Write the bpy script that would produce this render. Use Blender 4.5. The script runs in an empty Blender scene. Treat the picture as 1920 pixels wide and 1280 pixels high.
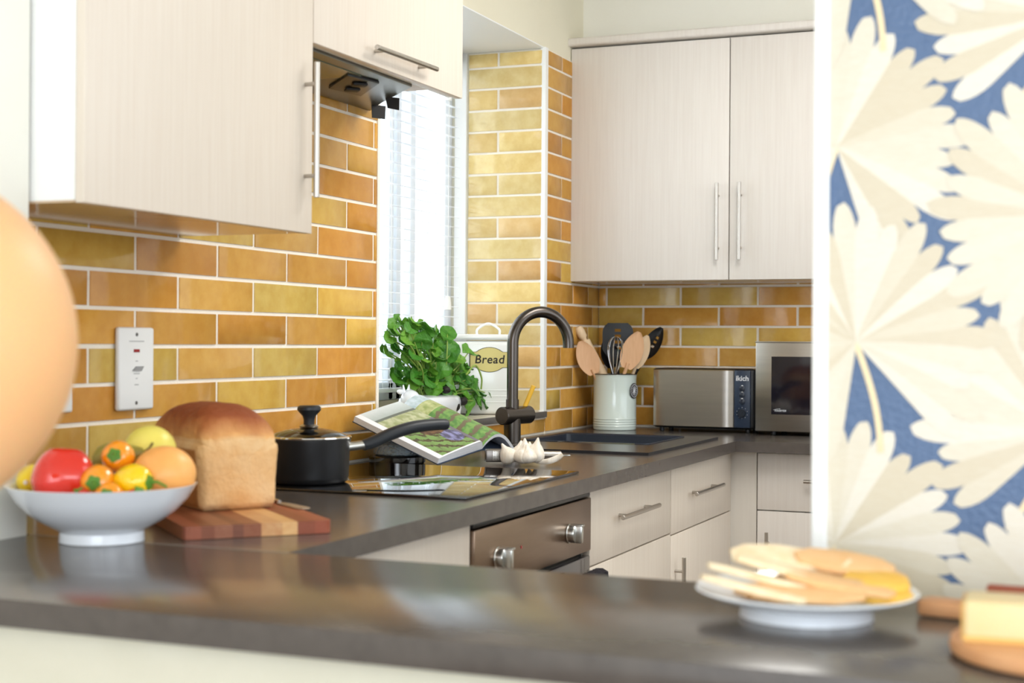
import bpy, bmesh, math, random
from mathutils import Vector, Matrix, noise
random.seed(7)
scene = bpy.context.scene
COL = scene.collection

# ------------------------------------------------------------------ camera, light, exposure
YAW, PITCH, ROLL, FPX = .3923, .0003, .0066, 2751.08
CAM = Vector((1.9064, -1.4633, 1.2277))
def cam_axes():
    s, c = math.sin(YAW), math.cos(YAW)
    R = Vector((c, s, 0)); F = Vector((-s, c, 0)); U = Vector((0, 0, 1))
    F2 = F*math.cos(PITCH)+U*math.sin(PITCH); U2 = U*math.cos(PITCH)-F*math.sin(PITCH)
    R3 = R*math.cos(ROLL)+U2*math.sin(ROLL); U3 = U2*math.cos(ROLL)-R*math.sin(ROLL)
    return R3, U3, F2
cd = bpy.data.cameras.new('camera'); cam = bpy.data.objects.new('camera', cd); COL.objects.link(cam)
R3, U3, F2 = cam_axes()
cam.matrix_world = Matrix(((R3.x, U3.x, -F2.x, CAM.x), (R3.y, U3.y, -F2.y, CAM.y), (R3.z, U3.z, -F2.z, CAM.z), (0, 0, 0, 1)))
cd.sensor_width = 36; cd.lens = FPX/1920*36; cd.clip_start = .05
cd.dof.use_dof = True; cd.dof.focus_distance = 4.3; cd.dof.aperture_fstop = 4.0
scene.camera = cam

w = bpy.data.worlds.new('sky'); scene.world = w; w.use_nodes = True
bg = w.node_tree.nodes['Background']; bg.inputs[0].default_value = (.86, .93, 1, 1); bg.inputs[1].default_value = 2.0

def area(name, loc, target, sx, sy, power, col=(1, 1, 1), spread=math.pi):
    l = bpy.data.lights.new(name, 'AREA'); l.shape = 'RECTANGLE'; l.size = sx; l.size_y = sy; l.energy = power; l.color = col; l.spread = spread
    o = bpy.data.objects.new(name, l); COL.objects.link(o); o.location = loc
    o.rotation_euler = (Vector(target)-Vector(loc)).to_track_quat('-Z', 'Y').to_euler(); return o
area('daylight_through_garden_doors', (2.6, -4.2, 1.5), (1.0, 2.0, 1.2), 2.6, 2.0, 44, (.84, .92, 1))
area('right_front_fill', (3.9, -1.5, 1.6), (.0, .9, 1.2), 1.8, 1.3, 16, (.84, .92, 1))  # added cool fill for the left wall and bowl, no window known there
area('high_side_fill', (2.55, 1.75, 2.42), (.2, 2.0, 1.75), 1.5, .5, 5, (1, .98, .96))  # added high side fill for the upper cabinets, not a fitting of the room
area('overhead_fill', (1.2, 2.45, 2.58), (1.15, 2.9, 0), .6, 1.7, 31, (1, .98, .94))  # added overhead fill to brighten the kitchen interior, not an actual light panel
area('daylight_at_kitchen_window', (-.75, 2.8, 1.75), (.6, 2.9, 1.2), 1.1, 1.2, 14, (.88, .94, 1))
scene.view_settings.view_transform = 'Standard'; scene.view_settings.look = 'None'
scene.view_settings.gamma = 1; scene.view_settings.use_curve_mapping = False
scene.view_settings.exposure = .42

# ------------------------------------------------------------------ helpers
def lin(c):
    return tuple(((v/255)/12.92 if v/255 <= .04045 else ((v/255+.055)/1.055)**2.4) for v in c)
def tag(o, label=None, cat=None, group=None, kind=None):
    if label: o['label'] = label
    if cat: o['category'] = cat
    if group: o['group'] = group
    if kind: o['kind'] = kind
    return o
def thing(name, loc, label, cat, group=None):
    o = bpy.data.objects.new(name, None); COL.objects.link(o); o.location = loc; o.empty_display_size = .02
    return tag(o, label, cat, group)
def wmat(o):
    m = Matrix.Translation(o.location)
    return m if o.parent is None else wmat(o.parent) @ o.matrix_parent_inverse @ m
def link(name, me, mat, parent=None):
    o = bpy.data.objects.new(name, me); COL.objects.link(o)
    if mat is not None:
        me.materials.clear()
        for m in (mat if isinstance(mat, (list, tuple)) else [mat]): me.materials.append(m)
    if parent is not None:
        o.parent = parent
        o.matrix_parent_inverse = wmat(parent).inverted()
    return o
def obj(name, bm, mat, parent=None, smooth=True, angle=40):
    me = bpy.data.meshes.new(name)
    bmesh.ops.recalc_face_normals(bm, faces=bm.faces)
    if smooth:
        a = math.radians(angle)
        for e in bm.edges: e.smooth = not (len(e.link_faces) == 2 and e.calc_face_angle(0) > a)
        for f in bm.faces: f.smooth = True
    bm.to_mesh(me); bm.free()
    return link(name, me, mat, parent)
def B(): return bmesh.new()
def box(bm, x0, x1, y0, y1, z0, z1, bev=0, seg=2, M=None, mi=0):
    t = bmesh.new()
    bmesh.ops.create_cube(t, size=1)
    for v in t.verts: v.co = Vector((x0+(v.co.x+.5)*(x1-x0), y0+(v.co.y+.5)*(y1-y0), z0+(v.co.z+.5)*(z1-z0)))
    if bev: bmesh.ops.bevel(t, geom=list(t.edges), offset=bev, segments=seg, profile=.5, affect='EDGES')
    if M is not None: bmesh.ops.transform(t, matrix=M, verts=t.verts)
    merge(bm, t, mi)
def merge(bm, t, mi=0):
    mp = {}
    for v in t.verts: mp[v] = bm.verts.new(v.co)
    for f in t.faces:
        try:
            g = bm.faces.new([mp[v] for v in f.verts]); g.material_index = mi or f.material_index
        except ValueError: pass
    t.free()
def frame(p0, p1):
    d = (Vector(p1)-Vector(p0)).normalized(); q = d.to_track_quat('Z', 'Y')
    return q.to_matrix().to_4x4()
def lathe(bm, prof, c=(0, 0, 0), seg=48, M=None, closed=False, mi=0):
    rings = []
    for r, z in prof:
        if r < 1e-6: rings.append([bm.verts.new((0, 0, z))])
        else: rings.append([bm.verts.new((r*math.cos(2*math.pi*i/seg), r*math.sin(2*math.pi*i/seg), z)) for i in range(seg)])
    T = Matrix.Translation(Vector(c)) @ (M if M is not None else Matrix())
    for rg in rings:
        for v in rg: v.co = T @ v.co
    pairs = list(zip(rings[:-1], rings[1:]))
    if closed: pairs.append((rings[-1], rings[0]))
    for a, b in pairs:
        for i in range(seg):
            j = (i+1) % seg
            if len(a) == 1 and len(b) == 1: continue
            if len(a) == 1: vs = [a[0], b[i], b[j]]
            elif len(b) == 1: vs = [a[i], a[j], b[0]]
            else: vs = [a[i], a[j], b[j], b[i]]
            f = bm.faces.new(vs); f.material_index = mi
def cyl(bm, p0, p1, r, r2=None, seg=24, bev=0):
    r2 = r if r2 is None else r2
    L = (Vector(p1)-Vector(p0)).length
    pr = [(0, 0), (r-bev, 0), (r, bev), (r2, L-bev), (r2-bev, L), (0, L)] if bev else [(0, 0), (r, 0), (r2, L), (0, L)]
    lathe(bm, pr, p0, seg, frame(p0, p1))
def tube(bm, pts, rad, seg=12, cap=True, flat=1.0, up=None):
    pts = [Vector(p) for p in pts]; n = len(pts)
    rads = rad if isinstance(rad, (list, tuple)) else [rad]*n
    rings = []; prev = None
    for i, p in enumerate(pts):
        d = (pts[min(i+1, n-1)]-pts[max(i-1, 0)]).normalized()
        if prev is None:
            a = Vector(up) if up else (Vector((0, 0, 1)) if abs(d.z) < .9 else Vector((1, 0, 0)))
        else: a = prev
        a = (a-d*a.dot(d)).normalized(); prev = a; b = d.cross(a)
        rings.append([bm.verts.new(p+a*rads[i]*math.cos(2*math.pi*k/seg)+b*rads[i]*flat*math.sin(2*math.pi*k/seg)) for k in range(seg)])
    for r0, r1 in zip(rings[:-1], rings[1:]):
        for k in range(seg):
            bm.faces.new([r0[k], r0[(k+1) % seg], r1[(k+1) % seg], r1[k]])
    if cap: bm.faces.new(rings[0][::-1]); bm.faces.new(rings[-1])
def catmull(P, n=8):
    P = [Vector(p) for p in P]; Q = [P[0]*2-P[1]]+P+[P[-1]*2-P[-2]]; out = []
    for i in range(1, len(Q)-2):
        for k in range(n):
            t = k/n; a, b, c, d = Q[i-1], Q[i], Q[i+1], Q[i+2]
            out.append(.5*((2*b)+(c-a)*t+(2*a-5*b+4*c-d)*t*t+(3*b-a-3*c+d)*t**3))
    out.append(P[-1]); return out
def prism(bm, poly, z0, z1, M=None, bev=0):
    t = bmesh.new()
    vs = [t.verts.new((x, y, z0)) for x, y in poly]; f = t.faces.new(vs)
    r = bmesh.ops.extrude_face_region(t, geom=[f])
    for g in r['geom']:
        if isinstance(g, bmesh.types.BMVert): g.co.z = z1
    bmesh.ops.recalc_face_normals(t, faces=t.faces)
    if bev:
        es = [e for e in t.edges if abs(e.verts[0].co.z-e.verts[1].co.z) < 1e-9]
        bmesh.ops.bevel(t, geom=es, offset=bev, segments=2, profile=.5, affect='EDGES')
    if M is not None: bmesh.ops.transform(t, matrix=M, verts=t.verts)
    merge(bm, t)
def ellipsoid(bm, c, rx, ry, rz, M=None, seg=32, fn=None):
    t = bmesh.new(); bmesh.ops.create_uvsphere(t, u_segments=seg, v_segments=seg//2+4, radius=1)
    for v in t.verts:
        p = v.co.copy()
        if fn: p = fn(p)
        v.co = Vector((p.x*rx, p.y*ry, p.z*rz))
    T = Matrix.Translation(Vector(c)) @ (M if M is not None else Matrix())
    bmesh.ops.transform(t, matrix=T, verts=t.verts); merge(bm, t)
def basis(x, z):
    x = Vector(x).normalized(); z = Vector(z); z = (z-x*z.dot(x)).normalized(); y = z.cross(x)
    return Matrix(((x.x, y.x, z.x, 0), (x.y, y.y, z.y, 0), (x.z, y.z, z.z, 0), (0, 0, 0, 1)))
def textmesh(s, size, depth=0, shear=0, offset=0, space=1):
    cu = bpy.data.curves.new('writing', 'FONT'); cu.body = s; cu.size = size; cu.align_x = 'CENTER'; cu.align_y = 'CENTER'
    cu.extrude = depth; cu.shear = shear; cu.offset = offset; cu.space_character = space
    o = bpy.data.objects.new('writing', cu); COL.objects.link(o)
    dg = bpy.context.evaluated_depsgraph_get(); me = bpy.data.meshes.new_from_object(o.evaluated_get(dg))
    bpy.data.objects.remove(o); return me
def writing(name, s, size, M, mat, parent, shear=0, offset=0, space=1):
    me = textmesh(s, size, .0002, shear, offset, space); me.transform(M); return link(name, me, mat, parent)

# ------------------------------------------------------------------ materials
def mat(name, col, rough=.5, metal=0, spec=.5, coat=0, sss=0, trans=0, var=None, vscale=8, vstretch=(1, 1, 1), bump=0, bscale=60, bstretch=(1, 1, 1),
        attr=False, alpha=1, ior=1.45, vmix=.5, coatr=.05, aniso=0, detail=4, rvar=0):
    m = bpy.data.materials.new(name); m.use_nodes = True; nt = m.node_tree; N = nt.nodes; L = nt.links
    b = N['Principled BSDF']; c = lin(col)+(1,)
    b.inputs['Base Color'].default_value = c; b.inputs['Roughness'].default_value = rough; b.inputs['Metallic'].default_value = metal
    b.inputs['Specular IOR Level'].default_value = spec; b.inputs['Coat Weight'].default_value = coat; b.inputs['Coat Roughness'].default_value = coatr
    b.inputs['Transmission Weight'].default_value = trans; b.inputs['IOR'].default_value = ior; b.inputs['Alpha'].default_value = alpha
    b.inputs['Anisotropic'].default_value = aniso
    if sss: b.inputs['Subsurface Weight'].default_value = sss; b.inputs['Subsurface Radius'].default_value = (1, .5, .3); b.inputs['Subsurface Scale'].default_value = .02
    tc = N.new('ShaderNodeTexCoord')
    def mapped(st):
        mp = N.new('ShaderNodeMapping'); mp.inputs['Scale'].default_value = st; L.new(tc.outputs['Object'], mp.inputs[0]); return mp.outputs[0]
    src = None
    if attr:
        a = N.new('ShaderNodeVertexColor'); a.layer_name = 'Col'; src = a.outputs[0]; L.new(src, b.inputs['Base Color'])
    if var is not None:
        nz = N.new('ShaderNodeTexNoise'); nz.inputs['Scale'].default_value = vscale; nz.inputs['Detail'].default_value = detail; nz.inputs['Roughness'].default_value = .6
        L.new(mapped(vstretch), nz.inputs['Vector'])
        rp = N.new('ShaderNodeValToRGB'); rp.color_ramp.elements[0].position = .35; rp.color_ramp.elements[1].position = .68
        L.new(nz.outputs[0], rp.inputs[0])
        mx = N.new('ShaderNodeMix'); mx.data_type = 'RGBA'
        ml = N.new('ShaderNodeMath'); ml.operation = 'MULTIPLY'; ml.inputs[1].default_value = vmix; L.new(rp.outputs[0], ml.inputs[0]); L.new(ml.outputs[0], mx.inputs[0])
        if src is not None:
            m2 = N.new('ShaderNodeMix'); m2.data_type = 'RGBA'; m2.blend_type = 'MULTIPLY'; m2.inputs[0].default_value = 1
            L.new(src, m2.inputs[6]); m2.inputs[7].default_value = lin(var)+(1,); L.new(src, mx.inputs[6]); L.new(m2.outputs[2], mx.inputs[7])
        else:
            mx.inputs[6].default_value = c; mx.inputs[7].default_value = lin(var)+(1,)
        L.new(mx.outputs[2], b.inputs['Base Color'])
        if rvar:
            mr = N.new('ShaderNodeMath'); mr.operation = 'MULTIPLY_ADD'; mr.inputs[1].default_value = rvar; mr.inputs[2].default_value = rough
            L.new(nz.outputs[0], mr.inputs[0]); L.new(mr.outputs[0], b.inputs['Roughness'])
    if bump:
        n2 = N.new('ShaderNodeTexNoise'); n2.inputs['Scale'].default_value = bscale; n2.inputs['Detail'].default_value = 3
        L.new(mapped(bstretch), n2.inputs['Vector'])
        bp = N.new('ShaderNodeBump'); bp.inputs['Strength'].default_value = bump; bp.inputs['Distance'].default_value = .01
        L.new(n2.outputs[0], bp.inputs['Height']); L.new(bp.outputs[0], b.inputs['Normal'])
    return m
M_plaster = mat('cream_paint', (236, 230, 208), .75, var=(229, 222, 199), vscale=3, vmix=.4, bump=.05, bscale=120)
M_pale = mat('pale_paint', (242, 240, 230), .7, var=(237, 234, 222), vscale=3, bump=.04, bscale=120)
M_soffit = mat('soffit_paint', (228, 219, 200), .7)
M_white = mat('white_satin', (243, 243, 240), .35)
M_grout = mat('grout', (244, 236, 222), .8, bump=.2, bscale=200)
M_tile = mat('glazed_tile', (200, 150, 70), .13, attr=True, var=(234, 220, 194), vscale=22, vmix=.7, bump=.10, bscale=20, spec=.32, detail=9)
M_floor = mat('floor_vinyl', (122, 96, 74), .45, var=(104, 80, 60), vscale=6)
M_maple = mat('maple_laminate', (227, 216, 202), .36, var=(218, 204, 188), vscale=7, vstretch=(16, 16, .5), vmix=.55, spec=.4)
M_mapled = mat('maple_edge', (228, 200, 165), .4)
M_under = mat('glossy_underside', (214, 190, 160), .12, spec=.7)
M_post = mat('pale_panel', (216, 210, 200), .45, var=(208, 200, 190), vscale=5, vstretch=(10, 10, .6))
M_stone = mat('worktop_stone', (89, 82, 77), .17, var=(66, 60, 56), vscale=22, bump=.012, bscale=40, rvar=.07, detail=8, spec=.5)
M_steelh = mat('brushed_steel', (190, 184, 176), .28, metal=1, bump=.02, bscale=200, bstretch=(1, 1, .1))
M_hood = mat('hood_grey_metal', (112, 114, 110), .3, metal=.75)
M_oven = mat('oven_steel', (150, 128, 110), .3, metal=1, var=(140, 118, 100), vscale=8, vstretch=(1, 1, 12), vmix=.5)
M_knob = mat('knob_satin', (214, 214, 210), .28, metal=1)
M_black = mat('black_plastic', (24, 25, 28), .35)
M_rubber = mat('black_soft_handle', (34, 38, 44), .42)
M_pan = mat('pan_nonstick', (36, 36, 38), .38, metal=.3, bump=.04, bscale=900)
M_hob = mat('hob_glass', (8, 8, 9), .025, spec=.9, coat=1, coatr=.01)
M_sink = mat('composite_sink', (36, 42, 54), .38, bump=.02, bscale=600)
M_sinkrim = mat('composite_rim', (44, 43, 46), .22)
M_tap = mat('gunmetal_tap', (92, 86, 82), .26, metal=1)
M_lever = mat('yellow_lever', (240, 186, 60), .4)
M_steel = mat('steel_front', (176, 170, 162), .3, metal=1, var=(160, 155, 150), vscale=4, vstretch=(1, 1, 14), vmix=.4)
M_chrome = mat('chrome', (225, 225, 228), .08, metal=1)
M_navy = mat('toaster_panel', (46, 58, 78), .3)
M_print = mat('white_print', (228, 230, 234), .5)
M_dglass = mat('dark_window', (26, 24, 32), .05, spec=.8)
M_enamel = mat('mint_enamel', (214, 226, 220), .14, coat=.6)
M_enamelw = mat('white_enamel', (240, 240, 236), .2, coat=.4)
M_gold = mat('brass_sign', (196, 180, 110), .35, metal=.25)
M_ink = mat('black_ink', (30, 26, 24), .6)
M_ceramic = mat('white_porcelain', (238, 242, 248), .1, coat=.5)
M_spoon = mat('beech_wood', (222, 178, 138), .55, var=(208, 160, 118), vscale=20, vstretch=(6, 6, .6))
M_spoon2 = mat('pale_beech_wood', (232, 206, 170), .55, var=(218, 188, 150), vscale=20, vstretch=(6, 6, .6))
M_leaf = mat('basil_leaf', (70, 138, 44), .36, attr=True, sss=.0, spec=.45, bump=.35, bscale=90)
M_stem = mat('green_stem', (150, 176, 84), .5)
M_rust = mat('rust_glaze', (178, 84, 36), .2, coat=.5)
M_red = mat('red_pepper_skin', (222, 48, 30), .16, coat=.7, var=(200, 18, 16), vscale=9, vmix=.5, sss=.15)
M_orange = mat('orange_pepper_skin', (250, 152, 16), .16, coat=.7, sss=.15)
M_yellow = mat('yellow_pepper_skin', (252, 205, 10), .16, coat=.7, sss=.15)
M_calyx = mat('green_calyx', (84, 134, 38), .5)
M_peachskin = mat('peach_melon_skin', (250, 182, 104), .38, sss=.2, var=(240, 160, 84), vscale=8, vmix=.6, bump=.05, bscale=40)
M_ymelon = mat('yellow_melon_skin', (232, 216, 104), .35, var=(216, 202, 84), vscale=14)
M_lemon = mat('lemon_skin', (236, 204, 40), .35, bump=.2, bscale=160)
M_pear = mat('pear_skin', (150, 140, 58), .4, var=(120, 100, 46), vscale=18)
M_twig = mat('brown_twig', (98, 74, 40), .7)
M_garlic = mat('garlic_skin', (242, 236, 226), .45, var=(214, 198, 174), vscale=55, vstretch=(1, 1, .22), vmix=.7, bump=.25, bscale=80, bstretch=(1, 1, .2))
M_towel = mat('charcoal_towel', (40, 36, 42), .95, bump=.8, bscale=300)
M_balloon = mat('peach_balloon', (248, 192, 138), .42, sss=.6)
M_glass = mat('clear_glass', (245, 250, 250), .02, trans=1, ior=1.45)
M_cutglass = mat('cut_glass', (225, 235, 245), .05, trans=.9, ior=1.45, bump=.9, bscale=120)
M_frame = mat('window_frame_white', (238, 242, 246), .35)
M_blind = mat('blind_slat_white', (244, 246, 250), .45)
M_board = mat('acacia_board', (160, 92, 56), .42, attr=True, var=(230, 200, 170), vscale=10, vstretch=(1, 8, 8), vmix=.6)
M_crumb = mat('loaf_crust', (214, 160, 96), .7, attr=True, var=(240, 214, 178), vscale=24, vmix=.5, bump=.35, bscale=90, detail=8)
M_page = mat('printed_page', (255, 255, 255), .4, attr=True)
M_paper = mat('page_edges', (232, 234, 240), .6, bump=.4, bscale=420, bstretch=(.05, .05, 2))
M_cover = mat('book_cover', (44, 60, 84), .4)
M_navyw = mat('navy_wallpaper', (80, 104, 140), .36, bump=.25, bscale=160, spec=.6)  # navy base lightened so that the colour carries the glare
M_leafw = mat('gilt_leaf_print', (232, 212, 168), .34, attr=True, metal=.0, bump=.06, bscale=300, spec=.55, var=(244, 238, 228), vscale=60, vstretch=(1, 1, 14), vmix=.6)
M_vein = mat('leaf_outline_print', (158, 138, 102), .4)
M_biscuit = mat('pale_cracker', (250, 232, 198), .7, var=(236, 196, 140), vscale=40, vmix=.6, bump=.3, bscale=150)
M_biscuit2 = mat('golden_cracker', (234, 184, 128), .7, var=(240, 200, 150), vscale=40, bump=.3, bscale=150)
M_biscuit3 = mat('yellow_cracker', (244, 190, 78), .7, var=(250, 210, 110), vscale=40, bump=.3, bscale=150)
M_roundb = mat('olive_wood_board', (214, 152, 102), .5, var=(228, 178, 132), vscale=6, vstretch=(1, 6, 1))
M_cheese = mat('hard_cheese', (228, 208, 164), .5, sss=.3, var=(232, 204, 142), vscale=10)
M_cheeser = mat('cheese_rind', (228, 178, 100), .6)
M_blade = mat('knife_blade', (205, 205, 210), .2, metal=1)
M_handle = mat('rosewood_handle', (150, 72, 48), .4)
M_swred = mat('red_neon', (150, 18, 24), .2)
M_greyp = mat('grey_print', (150, 150, 150), .6)
M_carc = mat('white_carcass', (236, 232, 222), .5)
M_lightgap = mat('hood_lens', (96, 104, 84), .15)

# ------------------------------------------------------------------ room shell
def structure(name, bm, m, **k): return tag(obj(name, bm, m, smooth=False, **k), kind='structure')
WY0, WY1, WX, WZ0, WZ1 = 2.16, 3.43, -.33, .98, 2.283     # window recess
b = B(); box(b, -.5, 4.2, -4.0, 4.6, -.1, 0); structure('floor', b, M_floor)
b = B(); box(b, -.5, 4.2, -4.0, 4.6, 2.62, 2.7); structure('ceiling', b, M_pale)
b = B()
box(b, -.42, 0, .497, WY0, 0, 2.62); box(b, -.42, 0, WY1, 4.03, 0, 2.62)
box(b, -.42, 0, WY0, WY1, 0, WZ0-.02); box(b, -.42, 0, WY0, WY1, WZ1, 2.62)
wl = structure('wall_left', b, M_plaster)
b = B(); box(b, -.42, .222, -4.0, .492, 0, 2.62); structure('wall_left_front', b, M_pale)
b = B(); box(b, -.42, 4.2, 4.03, 4.2, 0, 2.62); structure('wall_back', b, M_pale)
b = B(); box(b, -.0, 1.6, 3.84, 4.03, 2.365, 2.62); structure('trim_3', b, M_pale)
b = B(); box(b, 4.05, 4.2, -4.0, 4.03, 0, .95); box(b, 4.05, 4.2, -4.0, 4.03, 2.4, 2.62); box(b, 4.05, 4.2, 3.8, 4.03, .95, 2.4); structure('wall_right', b, M_plaster)  # unseen wall, its long opening shaped to let soft fill light in
b = B(); box(b, 1.531, 4.05, .53, .64, 0, 2.62); wr = structure('wall_front', b, M_white)
# low wall under the breakfast bar
b = B(); box(b, .222, 2.9, .03, .10, 0, .862); structure('wall_bar', b, mat('bar_paint', (214, 210, 192), .8, var=(206, 202, 182), vscale=9, vmix=.5, bump=.08, bscale=90))
# window: frame, mullions, pane, board
b = B()
box(b, -.41, -.36, WY0, WY1, WZ0+.05, WZ0+.11, .004); box(b, -.41, -.36, WY0, WY1, WZ1-.06, WZ1, .004)
for y0, y1 in ((WY0, WY0+.06), (WY1-.06, WY1), (2.93, 2.965), (2.985, 3.02), (3.09, 3.13)): box(b, -.41, -.36, y0, y1, WZ0+.05, WZ1, .004)
win = tag(obj('window_1', b, M_frame), kind='structure')
b = B(); box(b, -.388, -.383, WY0+.02, WY1-.02, WZ0+.06, WZ1-.03); obj('pane', b, M_glass, win)
b = B(); box(b, -.42, .012, WY0, WY1, WZ0-.022, WZ0, .002); sill = tag(obj('trim_4', b, mat('sill_board', (222, 210, 190), .3)), kind='structure')
b = B(); box(b, .012, .018, WY0, WY1+.005, WZ0-.02, WZ0+.001, .001); obj('edge_strip', b, mat('sill_grey_edge', (104, 98, 94), .35), sill)
b = B(); box(b, -.42, -.345, WY0, WY1, WZ0, WZ0+.05); structure('trim_5', b, mat('sill_upstand', (214, 200, 180), .5))
b = B(); box(b, -.345, -.30, WY1-.012, WY1, WZ0, WZ1); box(b, -.42, 0, WY0, WY1, WZ1-.004, WZ1); structure('trim_6', b, M_white)

# ------------------------------------------------------------------ tiles
T_AMB = [(212, 158, 74), (208, 150, 68), (215, 163, 80), (206, 147, 67), (213, 166, 86)]
T_YEL = [(217, 182, 92), (214, 174, 84), (213, 182, 98)]
TW, TH, Z00 = .302, .0775, .9035
def tiling(name, org, sdir, odir, s0, s1, z0, z1, joints, parent, lite=0, yel=.32, seed=1, dark=0):
    """tiles on a grout bed; s runs along the wall, joints(n) gives the vertical joints of row n"""
    rnd = random.Random(seed); bm = B(); lay = bm.loops.layers.float_color.new('Col')
    org, sd, od = Vector(org), Vector(sdir), Vector(odir)
    P = lambda s, z, d: org+sd*s+od*d+Vector((0, 0, z))
    g = .0046
    n = math.floor((z0-Z00)/TH)-1
    while Z00+n*TH < z1:
        a, c = max(z0, Z00+n*TH), min(z1, Z00+(n+1)*TH)
        if c-a > .009:
            js = [s0-g]+[j for j in joints(n) if s0+.01 < j < s1-.01]+[s1+g]
            for u, v in zip(js[:-1], js[1:]):
                u0, u1, w0, w1 = u+g, v-g, a+g*.9, c-g*.9
                if u1-u0 < .005: continue
                base = rnd.choice(T_YEL if rnd.random() < yel else T_AMB)
                k = rnd.uniform(.94, 1.05)
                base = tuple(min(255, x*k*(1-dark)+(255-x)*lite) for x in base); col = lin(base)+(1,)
                t = [rnd.uniform(-.0006, .0006) for _ in range(4)]
                ins = .0016
                j = lambda: rnd.uniform(-.0006, .0006)
                lo = [P(u0+j(), w0+j(), .002), P(u1+j(), w0+j(), .002), P(u1+j(), w1+j(), .002), P(u0+j(), w1+j(), .002)]
                mid = [p+od*.0035 for p in lo]
                cen = sum(lo, Vector())/4
                top = [m+(cen-m).normalized()*ins*1.3+od*(.0012+t[i]) for i, m in enumerate(mid)]
                R = [[bm.verts.new(p) for p in ring] for ring in (lo, mid, top)]
                fs = []
                for r0, r1 in ((R[0], R[1]), (R[1], R[2])):
                    for i in range(4): fs.append(bm.faces.new([r0[i], r0[(i+1) % 4], r1[(i+1) % 4], r1[i]]))
                fs.append(bm.faces.new(R[2]))
                for f in fs:
                    for l in f.loops: l[lay] = col
        n += 1
    o = obj(name, bm, M_tile, parent, angle=60)
    bm = B()
    c0, c1 = P(s0, z0, 0), P(s1, z1, .0035)
    box(bm, min(c0.x, c1.x), max(c0.x, c1.x), min(c0.y, c1.y), max(c0.y, c1.y), z0, z1)
    obj('grout', bm, M_grout, o, smooth=False)
    return o
JA = .9194
jl = lambda n: [JA+.151*i for i in range(-6, 30) if (i % 2 == 1) == (n % 2 == 0)]
t1 = tiling('tiling', (0, 0, 0), (0, 1, 0), (1, 0, 0), .50, 2.145, .9, 1.93, jl, wl, seed=3, yel=.3)
tiling('tiling', (0, 0, 0), (0, 1, 0), (1, 0, 0), 2.16, 3.44, .9, .957, jl, wl, seed=8)
jr = lambda n: [3.60, 3.95] if n % 2 else [3.73, 3.9]
tiling('tiling', (0, 0, 0), (0, 1, 0), (1, 0, 0), 3.452, 4.026, .9, 2.28, jr, wl, seed=5, yel=.15, dark=.03)
jv = lambda n: [-.176] if n % 2 else []
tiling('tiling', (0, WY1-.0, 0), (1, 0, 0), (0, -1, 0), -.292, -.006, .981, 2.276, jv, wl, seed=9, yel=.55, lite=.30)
wb = bpy.data.objects['wall_back']
jb = lambda n: [.1892+.151*i for i in range(-2, 14) if (i % 2 == 0) == (n % 2 == 1)]
tiling('tiling', (0, 4.03, 0), (1, 0, 0), (0, -1, 0), .007, 1.59, .9, 1.50, jb, wb, seed=4, yel=.45)
b = B(); box(b, -.002, .008, 2.145, 2.160, .9, 2.0); box(b, -.02, .003, 2.155, 2.166, .98, 2.25); structure('trim_1', b, M_grout)
b = B(); box(b, -.012, .008, 3.424, 3.452, .955, 2.283, .002); structure('trim_2', b, M_white)
b = B(); box(b, 1.524, 1.545, .517, .56, 0, 2.62, .003); structure('trim_7', b, M_white)

# ------------------------------------------------------------------ wallpaper with fan palms
WPX0, WPX1, WPY = 1.545, 3.0, .5285
b = B(); box(b, WPX0, WPX1, WPY, .53, .0, 2.62); paper = obj('wallpaper', b, M_navyw, wr, smooth=False)
def palm(cx, cz, R, layer, rot, arc):
    rnd = random.Random(int(cx*977+cz*331)); out = []
    n = 27; a0, a1 = (math.radians(arc[0]), math.radians(arc[1]))
    for i in range(n):
        a = a0+(a1-a0)*i/(n-1); da = (a1-a0)/(n-1)*.56
        L = R*(1+.07*math.sin(i*2.3)+rnd.uniform(-.05, .04)); L *= 1 if 2 < i < n-3 else .98
        pts = []
        K = 12
        for k in range(K+1):
            t = 1-(1-k/K)**1.4
            wdt = da*L*t*.93 if t < .72 else da*L*.72*.93*max(.0, 1-((t-.72)/.30)**2.3)**.6*(1+.10*math.sin((t-.72)*9))
            pts.append((max(t, .004)*L*1.0, max(wdt, .00001)))
        bend = .05*math.cos(a)*L
        def place(x, y):
            dy = -bend*(x/L)**2
            return (cx+x*math.cos(a)-y*math.sin(a), cz+x*math.sin(a)+y*math.cos(a)+dy)
        pts[-1] = (pts[-1][0], 0)
        left = [place(x, w_) for x, w_ in pts[:-1]]+[place(pts[-2][0]*.4+L*.6, pts[-2][1]*.75), place(L*.995, pts[-2][1]*.28)]; right = [place(x, -w_) for x, w_ in pts[:-1]]+[place(L*1.008, -pts[-2][1]*.35)]
        tip = []
        sh = rnd.choice([(221, 213, 196), (216, 207, 187), (226, 219, 205), (219, 211, 193), (210, 199, 176)])
        out.append((left+tip+right[::-1][:-1], i, sh))
    return out
bmL = B(); layL = bmL.loops.layers.float_color.new('Col')
bmV = B()
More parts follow.
